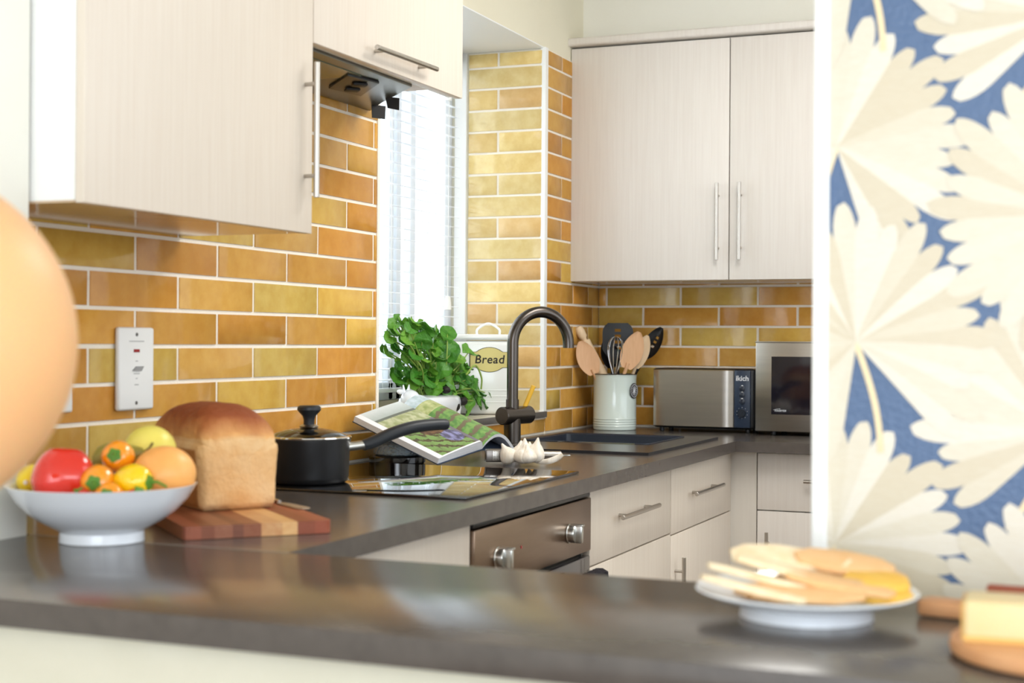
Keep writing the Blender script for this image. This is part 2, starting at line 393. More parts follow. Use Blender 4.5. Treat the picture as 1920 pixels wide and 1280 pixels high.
def paint_poly(bm, poly, y, lay=None, col=None):
    t = bmesh.new(); vs = [t.verts.new((x, y, z)) for x, z in poly]
    try: t.faces.new(vs)
    except ValueError: t.free(); return
    bmesh.ops.triangulate(t, faces=t.faces)
    for co, no in (((WPX0, 0, 0), (-1, 0, 0)), ((WPX1, 0, 0), (1, 0, 0)), ((0, 0, .02), (0, 0, -1)), ((0, 0, 2.60), (0, 0, 1))):
        bmesh.ops.bisect_plane(t, geom=list(t.verts)+list(t.edges)+list(t.faces), plane_co=co, plane_no=no, clear_outer=True)
    mp = {v: bm.verts.new(v.co) for v in t.verts}
    for f in t.faces:
        g = bm.faces.new([mp[v] for v in f.verts])
        if lay is not None:
            for l in g.loops: l[lay] = lin(col)+(1,)
    t.free()
def inset(poly, k):
    n = len(poly); out = []
    for i in range(n):
        a, c, d = Vector(poly[i-1]), Vector(poly[i]), Vector(poly[(i+1) % n]); e = (d-a)
        if e.length < 1e-9: out.append(poly[i]); continue
        nn = Vector((-e.y, e.x)).normalized(); out.append(tuple(c+nn*k))
    return out
leaves = []
for k in range(-4, 4):
    leaves += [(1.554, 1.493+k*.5335, .166, 8, 0), (1.581, 1.231+k*.5335, .176, 0, 1)]
    leaves += [(1.855, 1.396+k*.5335, .176, 173, 2), (1.836, 1.118+k*.5335, .172, -30, 3), (2.14, 1.49+k*.5335, .17, 0, 0), (2.16, 1.231+k*.5335, .176, 0, 1),
               (2.44, 1.396+k*.5335, .176, 173, 2), (2.42, 1.118+k*.5335, .172, -30, 3)]
order = sorted(leaves, key=lambda l: (l[4] in (1, 2), l[1]))
for li, (cx, cz, R, rot, ty) in enumerate(order):
    if cz < -.3 or cz > 2.9: continue
    y = WPY-.0002-li*.00003
    rot2 = rot
    # stem
    sa = math.radians({0: -97, 1: -80, 2: 84, 3: -118}[ty]); pts = []
    for k in range(13):
        t = k/12; x = cx+math.cos(sa)*t*R*.85+.012*math.sin(t*2.4)*(1 if ty else -1); z = cz+math.sin(sa)*t*R*.85
        pts.append((x, z))
    px, pz = -math.sin(sa), math.cos(sa)
    poly = [(x+px*.0035, z+pz*.0035) for x, z in pts]+[(x-px*.005, z-pz*.005) for x, z in pts[::-1]]
    paint_poly(bmL, poly, y, layL, (236, 216, 176))
    lobes = palm(cx, cz, R, li, rot2, {0: (-66, 243), 1: (-41, 256), 2: (105, 423), 3: (-98, 220)}[ty] if cx < 2 or ty > 1 else ((-66, 243) if ty == 0 else (-41, 256)))
    for poly, i, sh in lobes:
        yy = y-.00002-(i % 2)*.000008-i*.0000002
        paint_poly(bmV, poly, yy)
        paint_poly(bmL, inset(poly, .0012), yy-.000004, layL, sh)
obj('leaf_outlines', bmV, M_vein, paper, smooth=False)
obj('leaf_print', bmL, M_leafw, paper, smooth=False)

# ------------------------------------------------------------------ worktops
def slab(name, cells, xs, ys, z0, z1, m, parent=None, bev=.0):
    bm = B(); V = {}
    def v(i, j, z):
        if (i, j, z) not in V: V[(i, j, z)] = bm.verts.new((xs[i], ys[j], z))
        return V[(i, j, z)]
    for (i, j) in cells:
        bm.faces.new([v(i, j, z1), v(i+1, j, z1), v(i+1, j+1, z1), v(i, j+1, z1)])
        bm.faces.new([v(i, j, z0), v(i, j+1, z0), v(i+1, j+1, z0), v(i+1, j, z0)])
        for di, dj, p, q in ((-1, 0, (i, j), (i, j+1)), (1, 0, (i+1, j+1), (i+1, j)), (0, -1, (i+1, j), (i, j)), (0, 1, (i, j+1), (i+1, j+1))):
            if (i+di, j+dj) not in cells: bm.faces.new([v(*p, z1), v(*p, z0), v(*q, z0), v(*q, z1)])
    if bev:
        es = [e for e in bm.edges if len(e.link_faces) == 2 and abs(e.calc_face_angle(0)-math.pi/2) < .1 and e.verts[0].co.z == z1 and e.verts[1].co.z == z1]
        bmesh.ops.bevel(bm, geom=es, offset=bev, segments=2, profile=.5, affect='EDGES')
    return obj(name, bm, m, parent, smooth=False)
xs = [.008, .10, .56, .722, 1.59]; ys = [.4995, 2.95, 3.40, 3.39, 4.022]
ys = [.4995, 2.95, 3.37, 3.44, 4.022]
cells = {(i, 0) for i in range(3)} | {(0, 1), (2, 1), (0, 2), (2, 2)} | {(i, 3) for i in range(4)} | {(3, 2)}
# sink hole = columns 1, rows 1-2
wt = tag(slab('worktop', cells, xs, ys, .864, .90, M_stone, bev=.002), 'dark brown stone-effect worktop running along the tiled wall and round the back corner', 'worktop')
b = B(); box(b, .2235, 2.9, 0, .4985, .864, .90, .002); tag(obj('breakfast_bar', b, M_stone), 'dark stone-effect bar top crossing the foreground', 'worktop')
b = B(); box(b, .2235, .722, .4984, .4996, .88, .9003); obj('joint_strip', b, mat('joint_metal', (170, 160, 146), .4, metal=.5), bpy.data.objects['breakfast_bar'], smooth=False)

# ------------------------------------------------------------------ handles, cabinets
def bar_handle(p0, p1, out, parent, r=.0062, stand=.028, name='handle', inset_=.16):
    p0, p1, o = Vector(p0), Vector(p1), Vector(out).normalized(); bm = B()
    cyl(bm, p0+o*stand, p1+o*stand, r, bev=.0008)
    for t in (inset_, 1-inset_):
        q = p0.lerp(p1, t); cyl(bm, q+o*.0, q+o*stand, r*.72)
    return obj(name, bm, M_steelh, parent)
def panel(name, dims, parent, m=None, bev=.0015):
    bm = B(); box(bm, *dims, bev); return obj(name, bm, m or M_maple, parent)

# wall cabinet, left of hood
c = thing('wall_cabinet', (.17, .86, 1.455), 'pale maple wall cabinet with long upright handle at the upper left', 'cabinet')
b = B(); box(b, .004, .311, .500, 1.236, 1.458, 2.35); obj('body', b, M_white, c, smooth=False)
b = B(); box(b, .006, .308, .502, 1.234, 1.4545, 1.4578); obj('underside', b, M_under, c, smooth=False)
d = panel('door', (.312, .331, .499, 1.2355, 1.453, 2.35), c)
bar_handle((.331, 1.205, 1.526), (.331, 1.205, 1.808), (1, 0, 0), d)
# hood cabinet
c = thing('hood_cabinet', (.17, 1.62, 1.86), 'pale maple cabinet above the extractor hood with slanting steel handle', 'cabinet')
b = B(); box(b, .004, .311, 1.24, 1.996, 1.885, 2.35); obj('body', b, M_maple, c, smooth=False)
b = B(); box(b, .290, .311, 1.24, 1.996, 1.862, 1.884); obj('bottom_rail', b, M_white, c, smooth=False)  # lit bottom edge of the door, put in as a white strip
d = panel('door', (.312, .331, 1.2395, 1.998, 1.857, 2.35), c)
bar_handle((.331, 1.47, 1.889), (.331, 1.785, 1.894), (1, 0, 0), d, inset_=.14)
# extractor hood
h = thing('extractor_hood', (.15, 1.6, 1.85), 'grey metal extractor hood tucked under the hood cabinet', 'extractor hood')
b = B(); prism(b, [(.012, 1.242), (.288, 1.242), (.288, 1.79), (.10, 1.985), (.012, 2.09)], 0, .024, Matrix.Translation((0, 0, 1.855)), bev=.002); obj('canopy', b, M_hood, h)
b = B(); box(b, .05, .25, 1.28, 1.60, 1.8525, 1.8548); obj('lamp_lens', b, M_lightgap, h)
b = B(); prism(b, [(.105, 1.70), (.235, 1.56), (.255, 1.68), (.125, 1.83)], 1.8475, 1.8548, bev=.002); sw = obj('switch_plate', b, M_black, h)
for q in ((.165, 1.71), (.215, 1.655)):
    b = B(); box(b, -.018, .018, -.016, .016, 0, .007, .003, M=Matrix.Translation((q[0], q[1], 1.8395)) @ Matrix.Rotation(.7, 4, 'Z')); obj('rocker_switch', b, M_ink, sw)
b = B(); prism(b, [(-.02, -.035), (.02, -.035), (.022, 0), (-.022, 0)], -.001, .001, Matrix.Translation((.075, 2.02, 1.857)) @ basis((.5, .86, 0), (.86, -.5, 0)) @ Matrix.Rotation(math.pi/2, 4, 'X') @ Matrix.Rotation(-math.pi/2, 4, 'X')); obj('black_tab', b, M_ink, h)
b = B(); prism(b, [(-.016, -.03), (.016, -.033), (.02, 0), (-.02, 0)], -.001, .001, Matrix.Translation((.165, 1.925, 1.858)) @ basis((.6, .8, 0), (.8, -.6, .2))); obj('black_tab', b, M_ink, h)

# back wall cabinets
c = thing('wall_cabinet', (.6, 3.86, 1.45), 'double-door pale wall cabinet on the back wall with two upright bar handles', 'cabinet')
b = B(); box(b, .012, 1.19, 3.722, 4.02, 1.457, 2.33); obj('body', b, M_carc, c, smooth=False)
b = B(); box(b, .014, 1.188, 3.724, 4.018, 1.4535, 1.4568); obj('underside', b, M_under, c, smooth=False)
M_mapleb = mat('maple_laminate_cool', (228, 222, 215), .36, var=(219, 211, 203), vscale=7, vstretch=(16, 16, .5), vmix=.55, spec=.4)
d = panel('door', (.004, .608, 3.70, 3.7215, 1.456, 2.325), c, M_mapleb); bar_handle((.571, 3.70, 1.526), (.571, 3.70, 1.803), (0, -1, 0), d)
d = panel('door', (.612, 1.195, 3.70, 3.7215, 1.456, 2.325), c, M_mapleb); bar_handle((.653, 3.70, 1.526), (.653, 3.70, 1.803), (0, -1, 0), d)
b = B(); box(b, -.022, 1.2, 3.672, 3.75, 2.332, 2.362, .008, 3); obj('cornice', b, M_mapleb, c)

# base units, left run (fronts face +x)
FX = .69
M_maplef = M_maple
def base_front(name, y0, y1, label, drawer=True, handle=True, hd=None, hy=None):
    c = thing(name, ((.4), (y0+y1)/2, 0), label, 'cabinet')
    b = B(); box(b, .02, FX-.02, y0+.002, y1-.002, .12, .70); box(b, FX-.07, FX-.02, y0+.002, y1-.002, .70, .862); obj('body', b, M_carc, c, smooth=False)
    b = B(); box(b, .1, FX-.05, y0+.002, y1-.002, .0, .12); obj('plinth', b, M_maple, c, smooth=False)
    return c
c = base_front('base_cabinet', .51, 1.262, 'plain maple base cabinet between the bar and the oven')
panel('panel', (FX-.0195, FX, .512, 1.260, .125, .858), c)
c = base_front('drawer_cabinet', 1.99, 2.705, 'maple base cabinet with one drawer right of the oven')
d = panel('drawer', (FX-.0195, FX, 1.992, 2.704, .669, .858), c); bar_handle((FX, 2.17, .773), (FX, 2.50, .773), (1, 0, 0), d)
d = panel('door', (FX-.0195, FX, 1.992, 2.704, .125, .665), c); bar_handle((FX, 2.03, .60), (FX, 2.03, .35), (1, 0, 0), d)
c = base_front('drawer_cabinet', 2.71, 3.433, 'maple base cabinet below the sink, beside the corner post')
d = panel('drawer', (FX-.0195, FX, 2.711, 3.430, .662, .858), c); bar_handle((FX, 2.89, .767), (FX, 3.225, .767), (1, 0, 0), d)
d = panel('door', (FX-.0195, FX, 2.711, 3.430, .125, .658), c); bar_handle((FX, 2.755, .592), (FX, 2.755, .33), (1, 0, 0), d)
b = B(); box(b, FX-.005, .775, 3.446, 3.468, .12, .862); box(b, FX-.02, FX-.006, 3.436, 3.465, .12, .862); tag(obj('corner_post', b, M_post, smooth=False), 'pale grey corner post where the two rows of base cabinets meet', 'panel')
c = thing('drawer_cabinet', (1.1, 3.75, 0), 'maple base cabinet under the microwave with drawer over door', 'cabinet')
b = B(); box(b, .78, 1.58, 3.462, 4.01, .12, .862); obj('body', b, M_carc, c, smooth=False)
d = panel('drawer', (.779, 1.4, 3.441, 3.4605, .667, .858), c, M_mapleb); bar_handle((.94, 3.441, .770), (1.24, 3.441, .770), (0, -1, 0), d)
d = panel('door', (.779, 1.4, 3.441, 3.4605, .125, .663), c, M_mapleb); bar_handle((.817, 3.441, .36), (.817, 3.441, .594), (0, -1, 0), d)

# oven
o = thing('oven', (.4, 1.62, .12), 'built-in stainless oven under the hob with two silver knobs', 'oven')
b = B(); box(b, .06, .672, 1.27, 1.98, .14, .855); obj('body', b, M_black, o, smooth=False)
b = B(); box(b, .673, .697, 1.268, 1.982, .712, .843, .003); fa = obj('fascia', b, M_oven, o)
b = B(); box(b, .673, .694, 1.268, 1.982, .846, .858, .002); obj('vent_strip', b, M_black, o)
b = B(); box(b, .673, .695, 1.268, 1.982, .16, .700, .004); obj('door', b, M_dglass, o)
for y in (1.388, 1.823):
    kb = B(); cyl(kb, (.697, y, .772), (.7, y, .772), .0235, bev=.001); lathe(kb, [(.021, .0), (.0215, .014), (.0205, .016), (0, .016)], (.70, y, .772), 40, frame((0, 0, 0), (1, 0, 0)))
    box(kb, .702, .732, y-.0065, y+.0065, .7505, .7935, .003)
    box(kb, .702, .733, y-.0065, y+.012, .790, .7945, .001)
    obj('knob', kb, M_knob, fa)
b = B(); cyl(b, (.6972, 1.52, .778), (.6982, 1.52, .778), .004); obj('indicator_light', b, M_swred, fa)
b = B(); box(b, .725, .745, 1.31, 1.94, .640, .664, .003); box(b, .694, .73, 1.32, 1.345, .644, .660, .001); box(b, .694, .73, 1.90, 1.925, .644, .660, .001); obj('handle', b, M_steelh, o)
tb = B()
prof = [(-.0, .0)]
for side, x in ((0, .752), (1, .7185)):
    pass
R_ = []
path = [(.7205, .42), (.7205, .58), (.7205, .640), (.7215, .666), (.728, .6735), (.740, .6735), (.7495, .667), (.7505, .64), (.7515, .58), (.752, .40)]
for k in range(25):
    y = 1.79+.155*k/24; row = []
    for (x, z) in path: row.append(tb.verts.new((x+.0025*math.sin(k*1.1+z*30)+(.003 if x > .74 else 0), y, z+.002*math.sin(k*2.1))))
    R_.append(row)
for r0, r1 in zip(R_[:-1], R_[1:]):
    for i in range(len(path)-1): tb.faces.new([r0[i], r0[i+1], r1[i+1], r1[i]])
tw = obj('tea_towel', tb, M_towel); m_ = tw.modifiers.new('thick', 'SOLIDIFY'); m_.thickness = .003; m_.offset = 0
tag(tw, 'dark charcoal towel hanging over the oven door handle', 'towel')

# ------------------------------------------------------------------ hob
hb = thing('hob', (.36, 1.64, .9), 'black glass induction hob set into the worktop, mirroring the open book', 'hob')
b = B(); box(b, .070, .663, 1.300, 1.985+.0, .9005, .9065, .0015); obj('glass_top', b, M_hob, hb)

# ------------------------------------------------------------------ sink and tap
s = thing('sink', (.36, 3.05, .9), 'black composite inset sink with bowl near the corner', 'sink')
xs2 = [.085, .115, .545, .645]; ys2 = [2.628, 2.955, 3.365, 3.43]
b_cells = {(i, j) for i in range(3) for j in range(3)} - {(1, 1)}
slab('rim', b_cells, xs2, ys2, .9005, .9085, M_sinkrim, s, bev=.002)
b = B()
def ring(x0, x1, y0, y1, z, r, n=6):
    P_ = []
    for (cx_, cy_, a0) in ((x1-r, y1-r, 0), (x0+r, y1-r, 90), (x0+r, y0+r, 180), (x1-r, y0+r, 270)):
        for k in range(n+1):
            a = math.radians(a0+90*k/n); P_.append(b.verts.new((cx_+r*math.cos(a), cy_+r*math.sin(a), z)))
    return P_
rs = [ring(.112, .548, 2.952, 3.368, .9087, .02), ring(.117, .543, 2.957, 3.363, .905, .02), ring(.125, .535, 2.965, 3.355, .78, .03), ring(.15, .51, 2.99, 3.33, .745, .03)]
for a, c_ in zip(rs[:-1], rs[1:]):
    for i in range(len(a)): b.faces.new([a[i], a[(i+1) % len(a)], c_[(i+1) % len(a)], c_[i]])
b.faces.new(rs[-1]); bo = obj('bowl', b, M_sink, s); m_ = bo.modifiers.new('t', 'SOLIDIFY'); m_.thickness = .004; m_.offset = -1
b = B(); lathe(b, [(0, 0), (.04, 0), (.043, .002), (.03, .003), (0, .002)], (.33, 3.16, .7455)); obj('drain', b, M_chrome, s)
b = B()
box(b, .24, .50, 2.9515, 2.9535, .9088, .9105); obj('overflow_trim', b, M_chrome, s)

tp = thing('kitchen_tap', (.192, 2.687, .9085), 'gunmetal swan-neck kitchen tap with a yellow lever beside the sink', 'tap')
tx, ty = .192, 2.687
b = B(); lathe(b, [(0, 0), (.037, 0), (.038, .004), (.036, .010), (.026, .012), (.0262, .085), (0, .085)], (tx, ty, .9087)); obj('base', b, M_tap, tp)
b = B(); ax = Vector((.28, .96, 0)).normalized(); q0 = Vector((tx, ty, 1.003))-ax*.052; q1 = q0+ax*.135
cyl(b, q0, q1, .0275, bev=.003, seg=40); obj('valve_body', b, M_tap, tp)
b = B(); cyl(b, (tx, ty, 1.02), (tx, ty, 1.052), .020, seg=32)
d_ = Vector((.7, .714, 0)); Ra = .094; pts = [Vector((tx, ty, 1.05)), Vector((tx, ty, 1.12)), Vector((tx, ty, 1.18))]
for k in range(0, 33):
    a = math.pi*k/32; pts.append(Vector((tx, ty, 1.222))+d_*Ra*(1-math.cos(a))+Vector((0, 0, 1.0))*Ra*1.05*math.sin(a))
e = pts[-1]; pts.append(e+Vector((0, 0, -.012)))
tube(b, pts, .0175, 24); obj('spout', b, M_tap, tp)
b = B(); lb = q0+ax*.112+Vector((0, 0, .024)); le = lb+Vector((.026, .010, .066)); cyl(b, lb-Vector((.004, 0, .01)), le, .0072, bev=.001); obj('lever', b, M_lever, tp)

# ------------------------------------------------------------------ blind
bl = thing('venetian_blind', (-.33, 2.8, 1.07), 'white slatted blind hanging in the window beside the bread bin', 'blind')
b = B(); z = 1.10; k = 0
while z < 2.22:
    tl = .12; hw = .014
    vs = []
    for yv in (WY0+.02, WY1-.030):
        vs.append([b.verts.new((-.33+hw*math.cos(tl)*t, yv, z-hw*math.sin(tl)*t+.0015*(1-t*t))) for t in (-1, -.4, .4, 1)])
    for i in range(3): b.faces.new([vs[0][i], vs[0][i+1], vs[1][i+1], vs[1][i]])
    z += .0362; k += 1
sl = obj('slats', b, M_blind, bl, smooth=False); m_ = sl.modifiers.new('t', 'SOLIDIFY'); m_.thickness = .0009
b = B(); box(b, -.345, -.315, WY0+.02, WY1-.035, 1.058, 1.072, .002); obj('bottom_rail', b, M_blind, bl)
b = B(); box(b, -.35, -.31, WY0+.015, WY1-.03, 2.235, 2.27, .002); obj('head_rail', b, M_blind, bl)
b = B()
for y in (2.30, 2.86, 3.20):
    for x in (-.3445, -.3155): cyl(b, (x, y, 1.07), (x, y, 2.24), .0009, seg=6)
obj('ladder_cords', b, M_white, bl)
b = B(); cyl(b, (-.30, 3.27, 1.385), (-.30, 3.27, 2.24), .0012, seg=6); obj('pull_cord', b, M_white, bl)
b = B(); lathe(b, [(0, 0), (.013, .003), (.012, .03), (.008, .05), (0, .052)], (-.30, 3.27, 1.338)); obj('cord_pull', b, M_white, bl)
b = B(); lathe(b, [(0, 0), (.010, .0), (.010, .045), (0, .047)], (-.30, 3.27, 2.085)); obj('cord_pull', b, M_white, bl)

# ------------------------------------------------------------------ bread bin and plant on the sill
bb = thing('bread_bin', (-.11, 3.24, .981), 'white enamel bread bin with a gold plaque behind the tap', 'bread bin')
MBin = Matrix.Translation((-.064, 3.100, .9815)) @ basis((.925, .38, 0), (0, 0, 1))
b = B(); box(b, -.150, .076, .0, .165, 0, .250, .016, 4, M=MBin)
for k in range(3): box(b, -.1515, .0775, -.0015, .1665, .04+.02*k, .044+.02*k, .0015, M=MBin)
obj('body', b, M_enamelw, bb)
b = B(); box(b, -.153, .079, -.003, .168, .2515, .272, .008, 3, M=MBin); obj('lid', b, M_enamelw, bb)
b = B(); tube(b, [MBin @ p for p in catmull([(-.045, .08, .270), (-.042, .08, .290), (-.006, .08, .309), (.030, .08, .290), (.033, .08, .270)], 6)], .0045, 10); obj('handle', b, M_enamelw, bb)
def plaque(r):
    P_ = []
    w_, h_ = .066*r, .0415*r
    P_ += [(-w_, -.026*r), (-.046*r, -.026*r)]
    for k in range(1, 12): a = math.radians(213+114*k/12); P_.append((.056*r*math.cos(a), h_*math.sin(a)))
    P_ += [(.046*r, -.026*r), (w_, -.026*r), (w_, .026*r), (.046*r, .026*r)]
    for k in range(1, 12): a = math.radians(33+114*k/12); P_.append((.056*r*math.cos(a), h_*math.sin(a)))
    P_ += [(-.046*r, .026*r), (-w_, .026*r)]
    return P_
MB_ = MBin @ Matrix.Translation((0, -.0002, .1855)) @ Matrix.Rotation(math.pi/2, 4, 'X')
b = B(); prism(b, plaque(1.03), 0, .001, MB_); obj('plaque_border', b, M_ink, bb, smooth=False)
b = B(); prism(b, plaque(.985), .0012, .002, MB_); pq = obj('plaque', b, M_gold, bb, smooth=False)
writing('writing', 'Bread', .040, MB_ @ Matrix.Translation((0, 0, .0024)), M_ink, pq, shear=.12, offset=.0006, space=1.08)

# cow planter with basil
cp = thing('potted_basil', (-.11, 2.72, .981), 'bushy green basil in a white cow-shaped planter on the window sill', 'plant')
b = B()
def cowfn(p):
    q = p.copy()
    if q.z > .35: q.z = .35+(q.z-.35)*.25
    return q
ellipsoid(b, (-.11, 2.735, 1.030), .075, .175, .062, fn=cowfn)
for dy in (-.10, .10):
    for dx in (-.04, .04): cyl(b, (-.11+dx, 2.735+dy, .9815), (-.11+dx, 2.735+dy, 1.02), .016, .022)
obj('planter', b, M_ceramic, cp)
b = B(); ellipsoid(b, (-.085, 2.545, 1.05), .030, .032, .030)
ellipsoid(b, (-.058, 2.525, 1.042), .018, .018, .014)
for s_ in (-1, 1): ellipsoid(b, (-.105, 2.545+.03*s_, 1.075), .008, .016, .008)
for s_ in (-1, 1): cyl(b, (-.10, 2.545+.014*s_, 1.072), (-.10, 2.545+.02*s_, 1.095), .006, .002)
hd_ = obj('cow_head', b, M_ceramic, cp)
for s_ in (-.012, .012): b = B(); ellipsoid(b, (-.0585, 2.548+s_*1.2, 1.058), .003, .003, .003, seg=12); obj('eye', b, M_ink, hd_)
b = B(); tube(b, catmull([(-.0415, 2.515, 1.040), (-.0395, 2.528, 1.034), (-.0415, 2.541, 1.040)], 5), .001, 6); obj('mouth', b, M_ink, hd_)
b = B()
for (y, z, r1, r2) in ((2.600, 1.036, .026, .018), (2.625, 1.024, .024, .015)):
    ellipsoid(b, (-.060 if y < 2.61 else -.056, y, z), .014, r1, r2, seg=20)
obj('spot', b, M_rust, cp)
for (y, z, r1, r2) in ((2.80, 1.02, .022, .016), (2.86, 1.035, .018, .014), (2.73, 1.075, .016, .012)):
    b = B(); ellipsoid(b, (-.052, y, z), .014, r1, r2, seg=20); obj('black_spot', b, M_ink, cp)
SIL = [(2.452, 1.227), (2.501, 1.291), (2.591, 1.309), (2.685, 1.288), (2.803, 1.276), (2.865, 1.228), (2.907, 1.193), (3.013, 1.219), (3.031, 1.184), (2.963, 1.14), (3.095, 1.087), (3.141, 1.037), (2.965, .99), (2.889, 1.01), (2.827, 1.047), (2.689, 1.068), (2.576, 1.093), (2.521, 1.11), (2.593, 1.145), (2.495, 1.191)]
def inside(y, z, P_):
    c_ = False
    for i in range(len(P_)):
        (a, b_), (d, e_) = P_[i-1], P_[i]
        if (b_ > z) != (e_ > z) and y < (d-a)*(z-b_)/(e_-b_)+a: c_ = not c_
    return c_
rl = random.Random(12)
lb_ = B(); lcol = lb_.loops.layers.float_color.new('Col'); st = B()
def basil_leaf(c, L, W, d, nrm, col):
    M_ = Matrix.Translation(Vector(c)) @ basis(d, nrm)
    nu, nv = 8, 6; G = []
    for i in range(nu+1):
        t = i/nu; wd = W*math.sin(math.pi*t**.80)**.62 if 0 < t < 1 else 0
        row = []
        for j in range(nv+1):
            s_ = j/nv*2-1
            p = Vector((t*L-.4*L, s_*wd, -.20*L*(t-.3)**2*2+.35*wd*abs(s_)**1.3*(1 if rl else 1)-.12*wd*math.cos(s_*9)*.3+.004*math.sin(t*14)))
            row.append(lb_.verts.new(M_ @ p))
        G.append(row)
    for i in range(nu):
        for j in range(nv):
            k_ = (1.0 if j not in (2, 3) else 1.22) if True else 1
            q = [G[i][j], G[i+1][j], G[i+1][j+1], G[i][j+1]]
            f = lb_.faces.new(q)
            sc = rl.uniform(.94, 1.06)
            for l in f.loops: l[lcol] = (min(1, col[0]*sc), min(1, col[1]*sc), col[2]*sc, 1)
clusters = [(2.50, 1.275, .045), (2.56, 1.295, .04), (2.47, 1.24, .05), (2.62, 1.27, .055), (2.70, 1.265, .05), (2.80, 1.268, .05), (2.85, 1.235, .045), (2.56, 1.235, .055), (2.66, 1.225, .05),
            (2.52, 1.19, .05), (2.60, 1.185, .05), (2.70, 1.19, .06), (2.79, 1.20, .06), (2.87, 1.18, .05), (2.975, 1.20, .058), (2.66, 1.15, .055), (2.75, 1.15, .06), (2.84, 1.14, .06), (2.92, 1.14, .055),
            (2.56, 1.115, .06), (2.63, 1.105, .055), (2.72, 1.10, .06), (2.80, 1.09, .065), (2.88, 1.10, .06), (2.97, 1.10, .05), (2.66, 1.078, .06), (2.75, 1.062, .065), (2.84, 1.048, .06), (3.00, 1.07, .06),
            (3.06, 1.06, .055), (3.12, 1.05, .055), (3.03, 1.025, .055), (2.96, 1.015, .065), (2.93, 1.055, .055), (3.08, 1.02, .045), (2.83, 1.03, .05), (2.955, 1.145, .03), (2.90, 1.17, .04)]
leafpos = []
for (y, z, sz) in clusters:
    leafpos.append((rl.uniform(-.095, -.07), y+.02, z, sz*1.02)); leafpos.append((rl.uniform(-.16, -.11), y+rl.uniform(-.02, .02), z+rl.uniform(-.015, .015), sz*.85))
n_ = 0
while n_ < 110:
    y, z = rl.uniform(2.45, 3.15), rl.uniform(1.0, 1.31)
    if inside(y, z, SIL): leafpos.append((rl.uniform(-.19, -.09), y, z, rl.uniform(.03, .05))); n_ += 1
root = Vector((-.11, 2.74, 1.05))
for (x, y, z, sz) in leafpos:
    c_ = Vector((x, y, z)); out = (c_-Vector((-.12, 2.76, 1.10))); out.x *= .4
    c_ -= out.normalized()*.018
    d = (out.normalized()+Vector((rl.uniform(0, .5), rl.uniform(-.7, .7), rl.uniform(-.8, .15)))).normalized()
    nrm = Vector((rl.uniform(.35, .9), rl.uniform(-.6, .1), rl.uniform(.35, 1.0)))
    g = rl.random(); col = lin((int(62+54*g), int(128+38*g), int(40+16*g)))
    basil_leaf(c_, sz*1.22, sz*.58, d, nrm, col)
    if rl.random() < .5:
        mid = root.lerp(c_, .55)+Vector((rl.uniform(-.02, .02), rl.uniform(-.02, .02), rl.uniform(-.01, .03)))
        tube(st, catmull([root+Vector((rl.uniform(-.03, .03), rl.uniform(-.08, .08), -.015)), mid, c_], 5), [.0022]*10+[.0012], 6)
obj('foliage', lb_, M_leaf, cp)
tube(st, catmull([(-.06, 2.90, 1.12), (-.05, 2.95, 1.15), (-.045, 2.99, 1.11), (-.05, 3.0, 1.07)], 6), .003, 8)
obj('stems', st, M_stem, cp)

# ------------------------------------------------------------------ saucepan
sp = thing('saucepan', (.213, 1.431, .907), 'black saucepan with glass lid standing on the hob', 'saucepan')
px, py, pz = .213, 1.431, .9072
b = B(); lathe(b, [(0, 0), (.080, 0), (.086, .004), (.090, .014), (.0925, .085), (.0945, .095), (.0945, .100), (.0915, .100), (.089, .09), (.084, .012), (0, .008)], (px, py, pz), 72); obj('pot', b, M_pan, sp)
b = B(); lathe(b, [(.0955, .1005), (.0965, .1025), (.0955, .105), (.090, .106), (.090, .1045), (.094, .1005)], (px, py, pz), 72, closed=True); ld = obj('lid', b, M_chrome, sp)
b = B(); lathe(b, [(.0915, .1035), (.075, .112), (.05, .119), (.022, .123), (0, .1235), (0, .1215), (.022, .121), (.05, .117), (.075, .110), (.0905, .1015)], (px, py, pz), 64); obj('lid_glass', b, M_glass, ld)
b = B(); lathe(b, [(0, .124), (.020, .124), (.022, .127), (.016, .131), (0, .131)], (px, py, pz), 32); obj('knob_collar', b, M_steelh, ld)
b = B(); lathe(b, [(0, .131), (.0125, .131), (.0125, .142), (.015, .150), (.024, .160), (.027, .164), (.0265, .170), (.022, .1735), (0, .174)], (px, py, pz), 40); obj('lid_knob', b, M_rubber, ld)
hp = [(.296, 1.470, .990), (.315, 1.490, .992)]
b = B(); cyl(b, (.288, 1.466, .987), (.322, 1.496, .992), .0105, seg=20, bev=.001); obj('handle_ferrule', b, M_knob, sp)
b = B(); P_ = catmull([(.318, 1.493, .990), (.335, 1.514, .998), (.360, 1.548, 1.014), (.392, 1.592, 1.028), (.425, 1.640, 1.033), (.446, 1.668, 1.033)], 7)
n_ = len(P_); tube(b, P_, [.0125+.002*math.sin(i/n_*3.1) for i in range(n_-2)]+[.0135, .012], 20, flat=1.25, up=(0, 0, 1)); obj('handle', b, M_rubber, sp)

# ------------------------------------------------------------------ glass dish that props the book
gd = thing('glass_jar', (.115, 2.07, .9), 'cut-glass jar lid with a dark base propping up the open book', 'jar')
b = B(); lathe(b, [(0, 0), (.072, 0), (.076, .004), (.076, .018), (.070, .022), (0, .022)], (.115, 2.065, .9008), 56); obj('base', b, mat('smoky_base', (22, 18, 16), .06, spec=.9), gd)
b = B(); lathe(b, [(.058, .023), (.064, .026), (.064, .052), (.056, .060), (0, .062), (0, .058), (.054, .056), (.060, .050), (.060, .026)], (.115, 2.065, .9008), 56); obj('glass_body', b, M_cutglass, gd)

